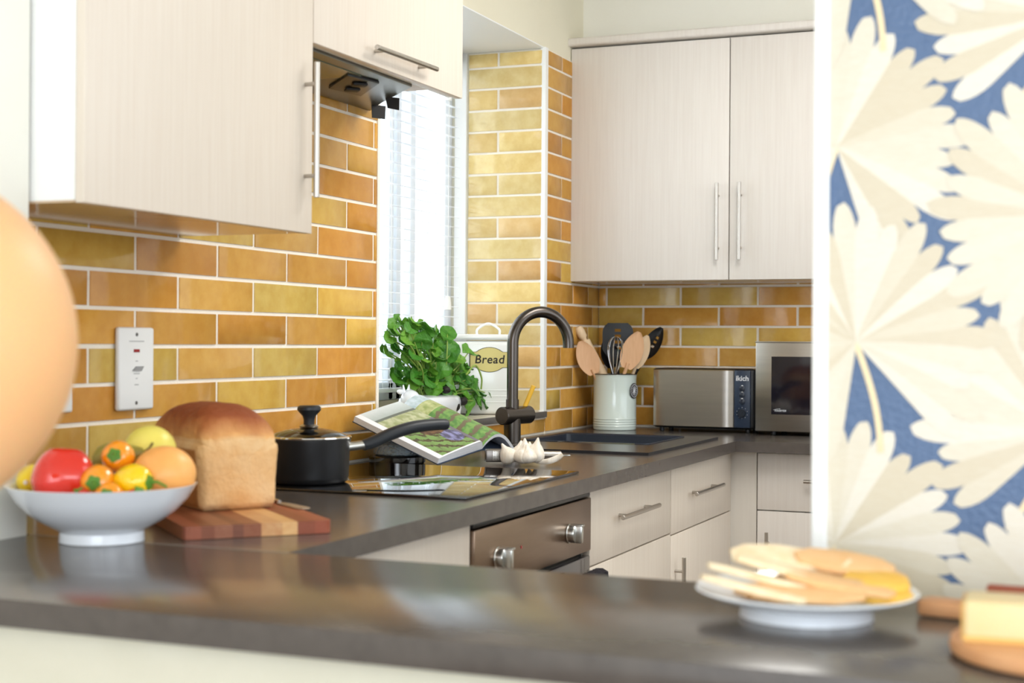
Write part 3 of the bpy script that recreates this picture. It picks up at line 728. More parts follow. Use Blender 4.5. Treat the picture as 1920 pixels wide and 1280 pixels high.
# ------------------------------------------------------------------ open cookbook
bk = thing('open_book', (.28, 2.1, .907), 'open cookery book with farm photographs leaning behind the hob', 'book')
D0 = Vector((.288, 1.95, .9115)); Vv = Vector((-.255, .018, .101)); Wv = Vector((.022, .236, .024)); Nn = Wv.cross(Vv).normalized()
if Nn.z < 0: Nn = -Nn
def lerp3(a, b_, t): return tuple(a[i]+(b_[i]-a[i])*t for i in range(3))
def pic_left(s_, t):
    """s: 0 outer edge -> 1 gutter, t: 0 bottom -> 1 top; colours of the printed photograph"""
    nz = noise.noise(Vector((s_*14, t*14, 1)))+.5*noise.noise(Vector((s_*34, t*34, 3)))
    if s_ < .10 or t < .02: return (244, 245, 250)
    if t > .83: return lerp3((214, 222, 224), (170, 182, 180), max(0, min(1, (t-.83)*-6+.9+nz*.1)))
    if t > .79: return (104, 112, 104)
    if t > .60: return lerp3((196, 200, 168), (150, 160, 110), max(0, min(1, .5+nz)))
    # person in the field
    if ((s_-.62)/.13)**2+((t-.56)/.05)**2 < 1: return lerp3((206, 160, 130), (120, 66, 46), max(0, min(1, .5+nz)))
    if ((s_-.58)/.22)**2+((t-.42)/.10)**2 < 1: return lerp3((126, 92, 64), (70, 48, 36), max(0, min(1, .5+nz*1.3)))
    if ((s_-.70)/.17)**2+((t-.235)/.12)**2 < 1: return lerp3((140, 142, 190), (72, 72, 104), max(0, min(1, .5+nz*1.4)))
    if s_ > .84 and t < .62: return (112, 106, 122)
    f = math.sin((s_*1.2+t*2.4)*20+nz*2)
    return lerp3((120, 156, 88), (80, 72, 52), 1 if f > .45 else max(0, nz*.5))
def pic_right(s_, t):
    nz = noise.noise(Vector((s_*12, t*14, 7)))+.5*noise.noise(Vector((s_*30, t*34, 9)))
    if t > .86: return lerp3((214, 226, 236), (176, 196, 200), max(0, min(1, .5+nz)))
    if t > .70: return lerp3((196, 200, 150), (150, 164, 100), max(0, min(1, .5+nz)))
    f = math.sin((t*1.0-s_*.10)*44+nz*1.2)
    if f > .62: return (116, 104, 84)
    return lerp3((126, 164, 92), (92, 136, 74), max(0, min(1, .5+nz*1.5)))
def page(fn, pic, nu=90, nv=110):
    bm = B(); lay = bm.loops.layers.float_color.new('Col')
    G = [[bm.verts.new(fn(i/nu, j/nv)) for j in range(nv+1)] for i in range(nu+1)]
    for i in range(nu):
        for j in range(nv):
            f = bm.faces.new([G[i][j], G[i+1][j], G[i+1][j+1], G[i][j+1]]); c_ = lin(pic((i+.5)/nu, (j+.5)/nv))+(1,)
            for l in f.loops: l[lay] = c_
    return bm
th_l = lambda s_: .017+.012*math.sin(math.pi*min(1, s_)*.5)-.020*max(0, (s_-.90)/.10)**2
def pl_(s_, t, k=1): return D0+Wv*s_+Vv*t+Nn*(th_l(s_)*k)
Wr = Vector((.012, .205, -.022))
E0 = D0+Wv
def arch(s_): return .009+.048*math.sin(math.pi*min(1, s_)**.8)*(1-.25*s_)
def pr_(s_, t, k=1): return E0+Wr*s_+Vv*t+Nn*(arch(s_)*k)
obj('left_page', page(lambda s_, t: pl_(s_, t), pic_left), M_page, bk)
obj('right_page', page(lambda s_, t: pr_(s_, t), pic_right), M_page, bk)
def block(top, bot, ns=24):
    bm = B(); ring_ = []
    A_ = [[bm.verts.new(top(i/ns, t)) for i in range(ns+1)] for t in (0, 1)]
    C_ = [[bm.verts.new(bot(i/ns, t)) for i in range(ns+1)] for t in (0, 1)]
    for i in range(ns):
        bm.faces.new([A_[0][i], A_[0][i+1], C_[0][i+1], C_[0][i]]); bm.faces.new([A_[1][i], C_[1][i], C_[1][i+1], A_[1][i+1]])
        bm.faces.new([C_[0][i], C_[0][i+1], C_[1][i+1], C_[1][i]]); bm.faces.new([A_[0][i], A_[1][i], A_[1][i+1], A_[0][i+1]])
    bm.faces.new([A_[0][0], C_[0][0], C_[1][0], A_[1][0]]); bm.faces.new([A_[0][-1], A_[1][-1], C_[1][-1], C_[0][-1]])
    return bm
obj('page_block', block(lambda s_, t: pl_(s_, t)-Nn*.0006, lambda s_, t: D0+Wv*s_+Vv*t+Nn*.002), M_paper, bk)
obj('page_block', block(lambda s_, t: pr_(s_, t)-Nn*.0006, lambda s_, t: pr_(s_, t)-Nn*min(.010+.0*s_, arch(s_)-.001)), M_paper, bk)
b = B()
for (o_, w_) in ((D0, Wv), (E0, Wr)):
    b1 = block(lambda s_, t: o_-w_*.0+w_*(s_*1.0)+Vv*(t*1.02-.01)+Nn*.0015, lambda s_, t: o_+w_*s_+Vv*(t*1.02-.01)-Nn*.001, 4); merge(b, b1)
obj('cover', b, M_cover, bk)

# ------------------------------------------------------------------ garlic, garlic press
GS = 1.18
ga = thing('garlic_bulb', (.45, 2.14, .9), 'white garlic bulb with splaying papery cloves at the edge of the hob', 'garlic')
def clove(c, d, L, r, curve=.0):
    bm = B(); c = Vector(c); d = Vector(d).normalized(); pts, rr = [], []
    for k in range(13):
        t = k/12; pts.append(c+d*L*t+Vector((d.x, d.y, 0))*(-curve*t*t))
        rr.append(max(.0012, r*(math.sin(math.pi*min(1, (t*.97+.04))**.62))**1.1 if t < .7 else r*.36*(1-t)/.3+.0016))
    tube(bm, pts, rr, 18); return bm
gx, gy = .457, 2.133; e1 = Vector((.925, .38, 0)); e2 = Vector((-.38, .925, 0)); G0 = Vector((gx, gy, .9065))
mains = [(-.029, -.004, .0, (-.62, 0, 1), .050, .0205), (-.010, -.010, 0, (.22, -.1, 1), .044, .0215), (.008, -.014, 0, (-.10, 0, 1), .042, .0225), (.000, .010, 0, (.0, .0, 1), .054, .0235), (.022, .000, 0, (.18, .1, 1), .057, .0215), (-.018, .008, 0, (.2, .1, 1), .050, .020), (.016, .014, 0, (-.1, .1, 1), .046, .020)]
for (a, c_, z_, d_, L_, r_) in mains:
    dd = e1*d_[0]+e2*d_[1]+Vector((0, 0, d_[2])); obj('clove', clove(G0+e1*a*1.1+e2*c_*1.1+Vector((0, 0, z_+.003)), dd, L_*GS, r_*GS, .004), M_garlic, ga)
b = B(); P_ = [G0+e1*.03+Vector((0, 0, .006)), G0+e1*.06+e2*-.012+Vector((0, 0, .007)), G0+e1*.085-e2*.01+Vector((0, 0, .016)), G0+e1*.100-e2*.01+Vector((0, 0, .026))]
tube(b, catmull(P_, 6), [.005+.003*math.sin(k/18*3.1) for k in range(19)], 12, flat=.5); obj('loose_skin', b, M_garlic, ga)
gp = thing('garlic_press', (.45, 2.2, .9), 'steel garlic press lying behind the garlic bulb', 'garlic press')
Hd = Vector((.368, 2.150, .925)); ax = Vector((.86, .5, 0)).normalized(); Mg = Matrix.Translation(Hd) @ basis(ax, (0, 0, 1))
b = B(); box(b, -.030, .018, -.016, .016, -.018, .016, .004, M=Mg); hd_ = obj('chamber', b, mat('press_steel', (130, 124, 120), .35, metal=1), gp)
b = B(); box(b, -.012, .020, -.0185, -.0165, -.014, .013, .001, M=Mg); pl2 = obj('sieve_plate', b, M_steelh, hd_)
b = B()
for i in range(6):
    for j in range(6): box(b, -.009+i*.0046, -.0065+i*.0046, -.0192, -.0186, -.0115+j*.0042, -.0092+j*.0042, M=Mg)
obj('sieve_holes', b, M_ink, pl2)
b = B(); cyl(b, Mg @ Vector((.018, 0, .002)), Mg @ Vector((.075, 0, .002)), .004); cyl(b, Mg @ Vector((.072, 0, .001)), Mg @ Vector((.176, 0, -.002)), .0105, .012, bev=.002)
obj('handle', b, M_steelh, gp)
b = B(); lathe(b, [(.011, 0), (.0125, .0012), (.014, 0), (.0125, -.0012)], Mg @ Vector((.189, 0, -.002)), 24, closed=True); obj('hanging_loop', b, M_chrome, gp)

# ------------------------------------------------------------------ utensil crock
cr = thing('utensil_crock', (.150, 3.80, .9), 'pale mint enamel utensil pot in the back corner', 'utensil pot')
CX, CY = .150, 3.800
pr2 = [(0, 0), (.078, 0), (.081, .003)]
z_ = .012
for k in range(4): pr2 += [(.081, z_), (.0825, z_+.003), (.081, z_+.006)]; z_ += .009
pr2 += [(.081, .192), (.082, .196), (.082, .203), (.084, .206), (.083, .2085), (.079, .2085), (.0785, .19), (.0785, .006), (0, .005)]
b = B(); lathe(b, pr2, (CX, CY, .9005), 72); obj('pot', b, M_enamel, cr)
b = B(); lathe(b, [(.0838, 0), (.0852, .0018), (.0838, .0036), (.081, .0036), (.081, 0)], (CX, CY, 1.1072), 72, closed=True); obj('steel_rim', b, mat('dark_rim', (90, 88, 86), .3, metal=1), cr)
bd = Vector((.975, -.22, 0)).normalized(); bc = Vector((CX, CY, 1.048))+bd*.0822
b = B(); lathe(b, [(0, 0), (.028, 0), (.029, .001), (.028, .002), (0, .002)], bc, 40, frame((0, 0, 0), bd)); bg_ = obj('badge', b, mat('badge_dark', (58, 56, 60), .4), cr)
b = B()
lathe(b, [(.0225, .0022), (.0245, .0022), (.0245, .0026), (.0225, .0026)], bc, 40, frame((0, 0, 0), bd), closed=True)
up = Vector((0, 0, 1)); sd_ = up.cross(bd)
for k in range(12):
    a = k*math.pi/6; q = bc+bd*.0024+(sd_*math.cos(a)+up*math.sin(a))*.0
    q2 = bc+bd*.0024+(sd_*math.cos(a)+up*math.sin(a))*.018; cyl(b, q, q2, .0009, seg=6)
obj('badge_design', b, M_print, bg_)
def utensil_path(x0, y0, x1, y1, z1): return Vector((CX+x0, CY+y0, .915)), Vector((x1, y1, z1))
def spoon(name, base, tip, wdt, blen, mt, label, face=(-.38*-1, -.925, 0.2), slots=0, cat='spoon', thick=.006, squash=1.0, square=False):
    base, tip = Vector(base), Vector(tip); d = (tip-base).normalized(); L = (tip-base).length
    M_ = Matrix.Translation(base) @ basis(d, face)
    o = thing(name, base, label, cat); b = B(); tube(b, [base, base+d*(L-blen*.85)], [.0055, .0068], 12); obj('handle', b, mt, o)
    n1 = 14; pl_o = []
    for k in range(n1+1):
        t = k/n1
        if square: wv = wdt*(.35+.65*min(1, t/.35)) if t < .8 else wdt*(1-.35*((t-.8)/.2)**2)
        else: wv = wdt*math.sin(math.pi*min(1, .08+.92*t**.95)*.985)**.62 if t < 1 else wdt*.18
        pl_o.append((L-blen+t*blen, wv))
    b = B()
    rows = []
    for x_, wv in pl_o:
        rows.append([(x_, wv*s_, -.012*squash*(1-s_*s_)) for s_ in (-1, -.6, -.2, .2, .6, 1)])
    for sgn in (0, 1):
        pass
    Vt = [[b.verts.new(M_ @ Vector((x_, y_, z_+thick/2))) for x_, y_, z_ in r] for r in rows]
    Vb = [[b.verts.new(M_ @ Vector((x_, y_, z_-thick/2))) for x_, y_, z_ in r] for r in rows]
    slot = set()
    if slots:
        for q in range(slots): slot.add((5+q*2, 2))
        for q in range(slots):
            if not square: slot.add((5+q*2, 2))
    for i in range(n1):
        for j in range(5):
            if (i, j) in slot:
                for (p, q) in (((i, j), (i+1, j)), ((i+1, j), (i+1, j+1)), ((i+1, j+1), (i, j+1)), ((i, j+1), (i, j))):
                    b.faces.new([Vt[p[0]][p[1]], Vt[q[0]][q[1]], Vb[q[0]][q[1]], Vb[p[0]][p[1]]])
                continue
            b.faces.new([Vt[i][j], Vt[i+1][j], Vt[i+1][j+1], Vt[i][j+1]]); b.faces.new([Vb[i][j], Vb[i][j+1], Vb[i+1][j+1], Vb[i+1][j]])
    for i in range(n1):
        for j, a in ((0, 0), (5, 1)): b.faces.new([Vt[i][j], Vt[i+1][j], Vb[i+1][j], Vb[i][j]])
    for j in range(5): b.faces.new([Vt[0][j], Vt[0][j+1], Vb[0][j+1], Vb[0][j]]); b.faces.new([Vt[n1][j], Vt[n1][j+1], Vb[n1][j+1], Vb[n1][j]])
    obj('head', b, mt, o); return o
spoon('wooden_spoon', (.170, 3.775, .91), (.035, 3.728, 1.232), .040, .135, M_spoon, 'orange-brown wooden spoon leaning left in the utensil pot', squash=.4)
spoon('wooden_spoon', (.125, 3.765, .91), (.252, 3.775, 1.268), .041, .145, M_spoon, 'pinkish wooden spoon right of the whisk in the utensil pot', squash=.4)
spoon('wooden_spoon', (.140, 3.800, .91), (.272, 3.818, 1.255), .030, .13, M_spoon2, 'pale wooden spoon half hidden behind the right wooden spoon', squash=.4)
spoon('slotted_turner', (.150, 3.835, .91), (.152, 3.825, 1.302), .058, .155, M_black, 'broad black slotted turner standing at the back of the utensil pot', slots=4, cat='spatula', thick=.003, squash=.15, square=True)
spoon('serving_spoon', (.160, 3.850, .91), (.100, 3.850, 1.250), .034, .12, M_black, 'black spoon behind the broad slotted turner', cat='spoon', thick=.003)
spoon('slotted_spoon', (.105, 3.815, .91), (.318, 3.845, 1.285), .036, .13, M_black, 'black slotted spoon leaning right in the utensil pot', slots=3, thick=.003, face=(-.1, -.95, .3))
rp = thing('rolling_pin', (.16, 3.81, .91), 'pale wooden rolling pin behind the leftmost wooden spoon', 'rolling pin')
b = B(); p0, p1 = Vector((.195, 3.835, .915)), Vector((.002, 3.765, 1.305)); dd = (p1-p0).normalized(); cyl(b, p0, p0+dd*.36, .019, bev=.002); obj('barrel', b, M_spoon2, rp)
b = B(); lathe(b, [(0, 0), (.010, 0), (.010, .008), (.0165, .016), (.0175, .04), (.014, .058), (0, .062)], p0+dd*.36, 24, frame((0, 0, 0), dd)); obj('handle', b, M_spoon2, rp)
wh = thing('whisk', (.15, 3.77, .92), 'steel balloon whisk at the front of the utensil pot', 'whisk')
p0, p1 = Vector((.150, 3.775, .915)), Vector((.166, 3.765, 1.252)); dd = (p1-p0).normalized()
b = B(); cyl(b, p0, p0+dd*.19, .006); obj('handle', b, M_steelh, wh)
b = B(); u_ = dd.orthogonal().normalized(); v_ = dd.cross(u_)
for k in range(5):
    a = k*math.pi/5+.2; w_ = u_*math.cos(a)+v_*math.sin(a)
    pts = []
    for i in range(25):
        t = i/24*2-1; hgt = 1-abs(t)**2.2; pts.append(p0+dd*(.175+.16*hgt**.9)+w_*(.034*math.sin(math.pi*t*.5*1.0)*(1 if True else 0)*math.cos(math.pi*t*.5)**.0*(1-abs(t)**3.2)*1.35))
    tube(b, pts, .0011, 6)
obj('wires', b, M_chrome, wh)

# ------------------------------------------------------------------ toaster, microwave
to = thing('toaster', (.49, 3.87, .9), 'long brushed-steel toaster beside the microwave', 'toaster')
b = B(); box(b, .300, .688, 3.795, 3.965, .914, 1.135, .012, 3); obj('chassis', b, M_black, to)
def rrect(x0, x1, z0, z1, r):
    P_ = []
    for cx_, cz_, a0 in ((x1-r, z1-r, 0), (x0+r, z1-r, 90), (x0+r, z0+r, 180), (x1-r, z0+r, 270)):
        for k in range(6): a = math.radians(a0+18*k); P_.append((cx_+r*math.cos(a), cz_+r*math.sin(a)))
    return P_
b = B(); rows = []
for k in range(21):
    x_ = .304+.306*k/20; e_ = .012*max(0, 1-min(k, 20-k)/2.2)**2; rows.append((x_, 3.782+e_))
Vv2 = [[b.verts.new((x_, y_, .922)), b.verts.new((x_, y_, 1.128)), b.verts.new((x_, 3.797, 1.131)), b.verts.new((x_, 3.797, .919))] for x_, y_ in rows]
for a, c_ in zip(Vv2[:-1], Vv2[1:]):
    for i in range(4): b.faces.new([a[i], a[(i+1) % 4], c_[(i+1) % 4], c_[i]])
b.faces.new(Vv2[0]); b.faces.new(Vv2[-1][::-1]); obj('steel_side', b, M_steel, to)
b = B(); box(b, .6125, .6715, 3.784, 3.797, .921, 1.129, .002); cpn = obj('control_panel', b, M_navy, to)
RX = Matrix.Rotation(math.pi/2, 4, 'X')
writing('writing', 'ikich', .026, Matrix.Translation((.642, 3.7835, 1.100)) @ RX, M_print, cpn, offset=.0005)
for zz in (1.073, 1.050, 1.027): b = B(); cyl(b, (.642, 3.7838, zz), (.642, 3.782, zz), .0035, seg=12); obj('button_symbol', b, M_print, cpn)
b = B()
for k in range(10):
    a = k*math.pi/5+.3; cyl(b, (.642+.020*math.cos(a), 3.7838, .975+.020*math.sin(a)), (.642+.020*math.cos(a), 3.7832, .975+.020*math.sin(a)), .0011, seg=8)
obj('dial_scale', b, M_print, cpn)
for zz in (1.063, 1.040, 1.016):
    b = B(); lathe(b, [(0, 0), (.010, 0), (.0105, -.002), (.009, -.003), (0, -.003)], (.642, 3.7838, zz), 28, frame((0, 0, 0), (0, 1, 0))); obj('button', b, mat('button_navy', (38, 46, 60), .3), cpn)
b = B(); cyl(b, (.642, 3.7838, .975), (.642, 3.772, .975), .0145, bev=.001, seg=32); obj('dial', b, mat('dial_dark', (30, 38, 50), .3), cpn)
for x_ in (.33, .655):
    for y_ in (3.82, 3.94): b = B(); cyl(b, (x_, y_, .9005), (x_, y_, .916), .009, bev=.001); obj('foot', b, M_black, to)
mw = thing('microwave', (.95, 3.87, .9), 'stainless microwave oven at the right end of the back worktop', 'microwave')
b = B(); box(b, .706, 1.19, 3.745, 4.0, .916, 1.234, .004); obj('body', b, mat('microwave_casing', (206, 208, 212), .35, metal=.6), mw)
b = B(); box(b, .705, 1.07, 3.722, 3.744, .915, 1.235, .003); box(b, .7035, 1.07, 3.7205, 3.7245, 1.2305, 1.236, .001); dr = obj('door', b, M_steel, mw)
b = B(); box(b, .7625, 1.02, 3.7205, 3.7215, .976, 1.182); obj('door_window', b, M_dglass, dr, smooth=False)
writing('writing', 'INVERTER', .0095, Matrix.Translation((.795, 3.720, .989)) @ RX, M_print, dr, shear=.25)
b = B(); tube(b, [(.770+.05*k/10, 3.7202, .992+.004*math.sin(math.pi*k/10)) for k in range(6)], .0005, 6); obj('logo_swoosh', b, M_print, dr)
for x_ in (.76, 1.14):
    for y_ in (3.77, 3.96): b = B(); cyl(b, (x_, y_, .9005), (x_, y_, .9175), .011, bev=.001); obj('foot', b, M_black, mw)

# ------------------------------------------------------------------ cooker switch and socket
sw = thing('cooker_switch', (.008, 1.057, 1.167), 'tall white cooker switch plate with a small red light on the tiles', 'switch')
b = B(); box(b, .0072, .021, .998, 1.116, 1.081, 1.253, .006, 3); pt = obj('plate', b, mat('switch_plastic', (236, 236, 234), .3), sw)
b = B(); box(b, .021, .0222, 1.045, 1.064, 1.201, 1.2075); obj('indicator_light', b, M_swred, pt)
b = B(); prism(b, [(-.018, -.005), (.010, -.006), (.018, .004), (-.006, .004)], 0, .0035, Matrix.Translation((.021, 1.058, 1.168)) @ basis((0, 1, 0), (1, 0, 0)) @ Matrix()); obj('rocker', b, M_greyp, pt)
for z_ in (1.096, 1.238): b = B(); lathe(b, [(0, 0), (.004, 0), (.0035, .001), (0, .001)], (.021, 1.055, z_), 16, frame((0, 0, 0), (1, 0, 0))); obj('screw', b, mat('screw_grey', (90, 88, 84), .4), pt)
for (y_, z_, w_) in ((1.055, 1.223, .05), (1.055, 1.156, .020), (1.055, 1.133, .014), (1.055, 1.182, .008), (1.055, 1.146, .006)): b = B(); box(b, .0211, .0214, y_-w_/2, y_+w_/2, z_, z_+.0016); obj('small_print', b, M_greyp, pt)
b = B(); box(b, .0072, .020, .72, .858, 1.084, 1.17, .006, 3); so = tag(obj('wall_socket', b, M_white), 'white wall socket mostly hidden behind the peach balloon', 'socket')

# ------------------------------------------------------------------ bread board, loaf, knife
M0 = Vector((.500, .543, .9)); ea = Vector((.675, .738, 0)); eb = Vector((-.738, .675, 0))
MB2 = Matrix(((ea.x, eb.x, 0, M0.x), (ea.y, eb.y, 0, M0.y), (0, 0, 1, M0.z), (0, 0, 0, 1)))
bd_ = B(); lay = bd_.loops.layers.float_color.new('Col')
stripes = [(150, 84, 58), (128, 72, 46), (146, 92, 66), (118, 68, 46), (140, 84, 56), (206, 158, 108), (222, 178, 122), (140, 74, 50), (156, 84, 60)]
ws = [.028, .022, .03, .018, .03, .036, .026, .03, .03]
ws = [x*.252/sum(ws) for x in ws]; acc = 0
for k, w_ in enumerate(ws):
    n0 = len(bd_.faces); bd_.faces.ensure_lookup_table()
    rr = .008 if k in (0, len(ws)-1) else 0
    x0, x1 = acc, acc+w_
    if k == 0: poly = [(x0+.010, 0), (x1, 0), (x1, .33), (x0+.010, .33), (x0+.003, .327), (x0, .32), (x0, .010), (x0+.003, .003)]
    elif k == len(ws)-1: poly = [(x0, 0), (x1-.010, 0), (x1-.003, .003), (x1, .010), (x1, .32), (x1-.003, .327), (x1-.010, .33), (x0, .33)]
    else: poly = [(x0, 0), (x1, 0), (x1, .33), (x0, .33)]
    prism(bd_, poly, .0008, .0225, MB2)
    bd_.faces.ensure_lookup_table()
    for f in bd_.faces[n0:]:
        for l in f.loops: l[lay] = lin(stripes[k])+(1,)
    acc += w_
tag(obj('chopping_board', bd_, M_board, smooth=False), 'striped acacia chopping board under the loaf of bread', 'chopping board')
# loaf
FL = Vector((.402, .724, .9228)); FR = Vector((.490, .852, .9228)); ew = (FR-FL).normalized(); el = Vector((-ew.y, ew.x, 0)); Wd = (FR-FL).length; Ld = .255
lf = B(); lay = lf.loops.layers.float_color.new('Col')
NS, NL = 48, 40; G = []
def sect(u, l):
    """closed cross-section of a tin loaf; u 0..1 around from bottom centre, l 0..1 along"""
    pass
prof = [(.0, 0), (.38, 0), (.455, .004), (.485, .016), (.49, .05), (.505, .09), (.515, .107), (.50, .118), (.488, .122), (.492, .135), (.475, .155), (.42, .174), (.33, .188), (.20, .196), (.0, .199)]
pc = catmull([(x_, z_, 0) for x_, z_ in prof], 4)
half = [(p.x, p.y) for p in pc]; full = half+[(-x_, z_) for x_, z_ in half[::-1][1:-1]]
for i in range(NL+1):
    t = i/NL; row = []
    edge = min(t, 1-t)*Ld
    for (x_, z_) in full:
        if z_ > .118:
            k = min(1, (edge/.085)) ; dome = math.sqrt(max(0, 1-(1-k)**2)); top = .126+( .186-.126)*(.25+.75*dome)*(1+.08*t)
            zz = .118+(z_-.118)*(top-.118)/(.199-.118); xx = x_*(.93+.07*dome)
        else:
            k = min(1, edge/.012); rr = math.sqrt(max(0, 1-(1-k)**2)); xx = x_*(.94+.06*rr); zz = max(z_, .006*(1-rr))
        xx *= 1-.05*(1-zz/.2)
        P_ = FL+ew*(Wd/2+xx*Wd*1.0)+el*(t*Ld)+Vector((0, 0, zz))
        nz = noise.noise(P_*22)*.0022+noise.noise(P_*70)*.0009
        c_ = FL+ew*Wd/2+el*(Ld/2)+Vector((0, 0, .09)); P_ += (P_-c_).normalized()*nz*(1 if zz > .01 else 0)
        row.append((lf.verts.new(P_), zz, xx, t))
    G.append(row)
def crust(zz, xx, t, P_):
    n1 = noise.noise(P_*16)*.5+noise.noise(P_*45)*.3
    if zz > .128: 
        k = max(0, min(1, (zz-.128)/.045+n1*.6)); return lerp3((226, 172, 108), (146, 74, 34), k)
    if zz > .108: return lerp3((238, 206, 158), (226, 180, 124), max(0, min(1, .5+n1)))
    side = (abs(xx) > .44 and .06 < t < .97)
    base = lerp3((226, 178, 120), (236, 198, 148), max(0, min(1, .5+n1)))
    if side: base = lerp3((196, 138, 80), (170, 108, 56), max(0, min(1, .5+n1)))
    return base
n2 = len(full)
for i in range(NL):
    for j in range(n2):
        a, b_, c_, d_ = G[i][j], G[i][(j+1) % n2], G[i+1][(j+1) % n2], G[i+1][j]
        f = lf.faces.new([a[0], b_[0], c_[0], d_[0]])
        for l, q in zip(f.loops, (a, b_, c_, d_)): l[lay] = lin(crust(q[1], q[2], q[3], q[0].co))+(1,)
# end faces as rings shrinking to the middle
for i, sg in ((0, -1), (NL, 1)):
    prev = G[i]; cc = FL+ew*Wd/2+el*((0 if i == 0 else 1)*Ld)+Vector((0, 0, .085))
    for k, (s_, bulge) in enumerate(((.965, .004), (.90, .007), (.75, .009), (.5, .010), (.25, .0105))):
        cur = []
        for q, org in zip(prev, G[i]):
            P_ = cc+(org[0].co-cc)*s_; P_ += el*sg*(bulge+noise.noise(P_*30)*.002); P_.z = max(P_.z, .9230)
            cur.append((lf.verts.new(P_), P_.z-.9228, 0, 0))
        for j in range(n2):
            a, b_, c_, d_ = prev[j], prev[(j+1) % n2], cur[(j+1) % n2], cur[j]
            f = lf.faces.new([a[0], b_[0], c_[0], d_[0]])
            for l, q in zip(f.loops, (a, b_, c_, d_)): l[lay] = lin(crust(min(q[1], .150), 0, 0, q[0].co))+(1,)
        prev = cur
    m_v = lf.verts.new(cc+el*sg*.0105)
    for j in range(n2):
        f = lf.faces.new([prev[j][0], prev[(j+1) % n2][0], m_v])
        for l in f.loops: l[lay] = lin((232, 192, 140))+(1,)
tag(obj('bread_loaf', lf, M_crumb, angle=80), 'tin loaf of bread with a dark domed crust on the striped board', 'bread')
kn = thing('butter_knife', (.50, .90, .923), 'small steel knife lying on the board to the right of the loaf', 'knife')
b = B(); MK = Matrix.Translation((.552, .842, .9232)) @ basis((-.824, .566, 0), (0, 0, 1))
prism(b, [(0, -.006), (.006, -.012), (.016, -.0145), (.10, -.012), (.115, -.006), (.115, .006), (.10, .010), (.016, .0125), (.005, .008), (0, 0)], 0, .0018, MK, bev=.0005); obj('blade', b, mat('dull_blade', (170, 150, 128), .4, metal=.6), kn)
b = B(); tube(b, [MK @ Vector((.115, 0, .003)), MK @ Vector((.19, 0, .0045))], [.0035, .0045], 10); obj('handle', b, M_blade, kn)

# ------------------------------------------------------------------ fruit bowl with vegetables
bw = thing('fruit_bowl', (.378, .490, .9), 'wide white porcelain bowl piled with peppers and fruit', 'bowl')
BX, BY = .378, .490
b = B(); lathe(b, [(0, .003), (.062, .003), (.064, 0), (.068, .0), (.067, .016), (.072, .020), (.098, .034), (.120, .050), (.138, .070), (.150, .090), (.1515, .092), (.149, .0925), (.134, .075), (.116, .056), (.094, .041), (.064, .028), (.04, .022), (0, .021)], (BX, BY, .9005), 96)
obj('dish', b, M_ceramic, bw)
rt = Vector((.925, .38, 0)); fw = Vector((-.38, .925, 0)); O = Vector((BX, BY, .9))
def at(a, c_, z_): return O+rt*a+fw*c_+Vector((0, 0, z_))
def pepper(name, c_, r, L, d, mt, label, cat='pepper', lobes=4, group=None, stem=.03, sc=.06, calyx=.42):
    d = Vector(d).normalized(); M_ = basis(d, (0, .3, 1)) if abs(d.z) < .9 else basis(d, (1, 0, 0))
    o = thing(name, c_, label, cat, group); b = B()
    def fn(p):
        a = math.atan2(p.z, p.y); k = 1+sc*math.cos(a*lobes)*(.4+.6*abs(p.x)); x_ = p.x
        tap = 1-.16*(-x_) if x_ < 0 else 1
        dip = .22*math.exp(-((p.y**2+p.z**2)/.12)) if x_ > 0 else 0
        return Vector((x_-dip, p.y*k*tap, p.z*k*tap))
    ellipsoid(b, c_, L/2, r, r, M_, 48, fn); obj('flesh', b, mt, o)
    b = B(); Mc = Matrix.Translation(Vector(c_)) @ M_; base = L/2*.80
    prism(b, [(r*calyx*(1+.13*math.cos(5*k*math.pi/10+.4))*math.cos(k*math.pi/10), r*calyx*(1+.13*math.cos(5*k*math.pi/10+.4))*math.sin(k*math.pi/10)) for k in range(20)], 0, .004,
          Mc @ Matrix.Translation((base, 0, 0)) @ Matrix.Rotation(math.pi/2, 4, 'Y'), bev=.0015)
    tube(b, [Mc @ Vector(q) for q in ((base, 0, 0), (base+stem*.5, .002, .002), (base+stem, .008, -.004))], [.0035, .0022, .002], 8)
    obj('stalk', b, M_calyx, o); return o
pepper('bell_pepper', at(-.054, -.034, .100), .052, .116, (-.12, .22, 1), M_red, 'large red bell pepper at the left front of the bowl', stem=.004, sc=.085, lobes=4, calyx=.2)
pepper('bell_pepper', at(-.004, -.052, .074), .034, .06, (-.5, .2, -.3), M_red, 'deep red bell pepper low in the bowl under the large one', stem=.01, sc=.09)
gm = 'orange mini peppers in the bowl'
vc = Vector((.38, -.92, .05))
pepper('mini_pepper', at(.022, .014, .135), .027, .060, vc+Vector((0, 0, .15)), M_orange, 'topmost orange mini pepper with its green stalk facing out', group=gm, sc=.03)
pepper('mini_pepper', at(.008, -.052, .100), .028, .060, vc, M_orange, 'middle orange mini pepper beside the red bell pepper', group=gm, sc=.03, stem=.02)
pepper('mini_pepper', at(.034, -.080, .078), .025, .050, vc+Vector((0, 0, .25)), M_orange, 'lowest orange mini pepper at the front rim of the bowl', group=gm, sc=.03, stem=.012)
pepper('mini_pepper', at(.062, -.048, .101), .0285, .068, Vector((.95, .12, -.02)), M_yellow, 'yellow mini pepper with its curled stalk pointing right', sc=.03)
pepper('mini_pepper', at(.070, -.070, .078), .014, .036, Vector((.7, -.2, .5)), M_red, 'small red mini pepper under the yellow one', sc=.03, stem=.008, calyx=.7)
pepper('mini_pepper', at(-.002, -.088, .078), .012, .034, Vector((-.5, -.1, .5)), M_red, 'small red mini pepper low at the front left of the orange ones', sc=.03, stem=.006, calyx=.7)
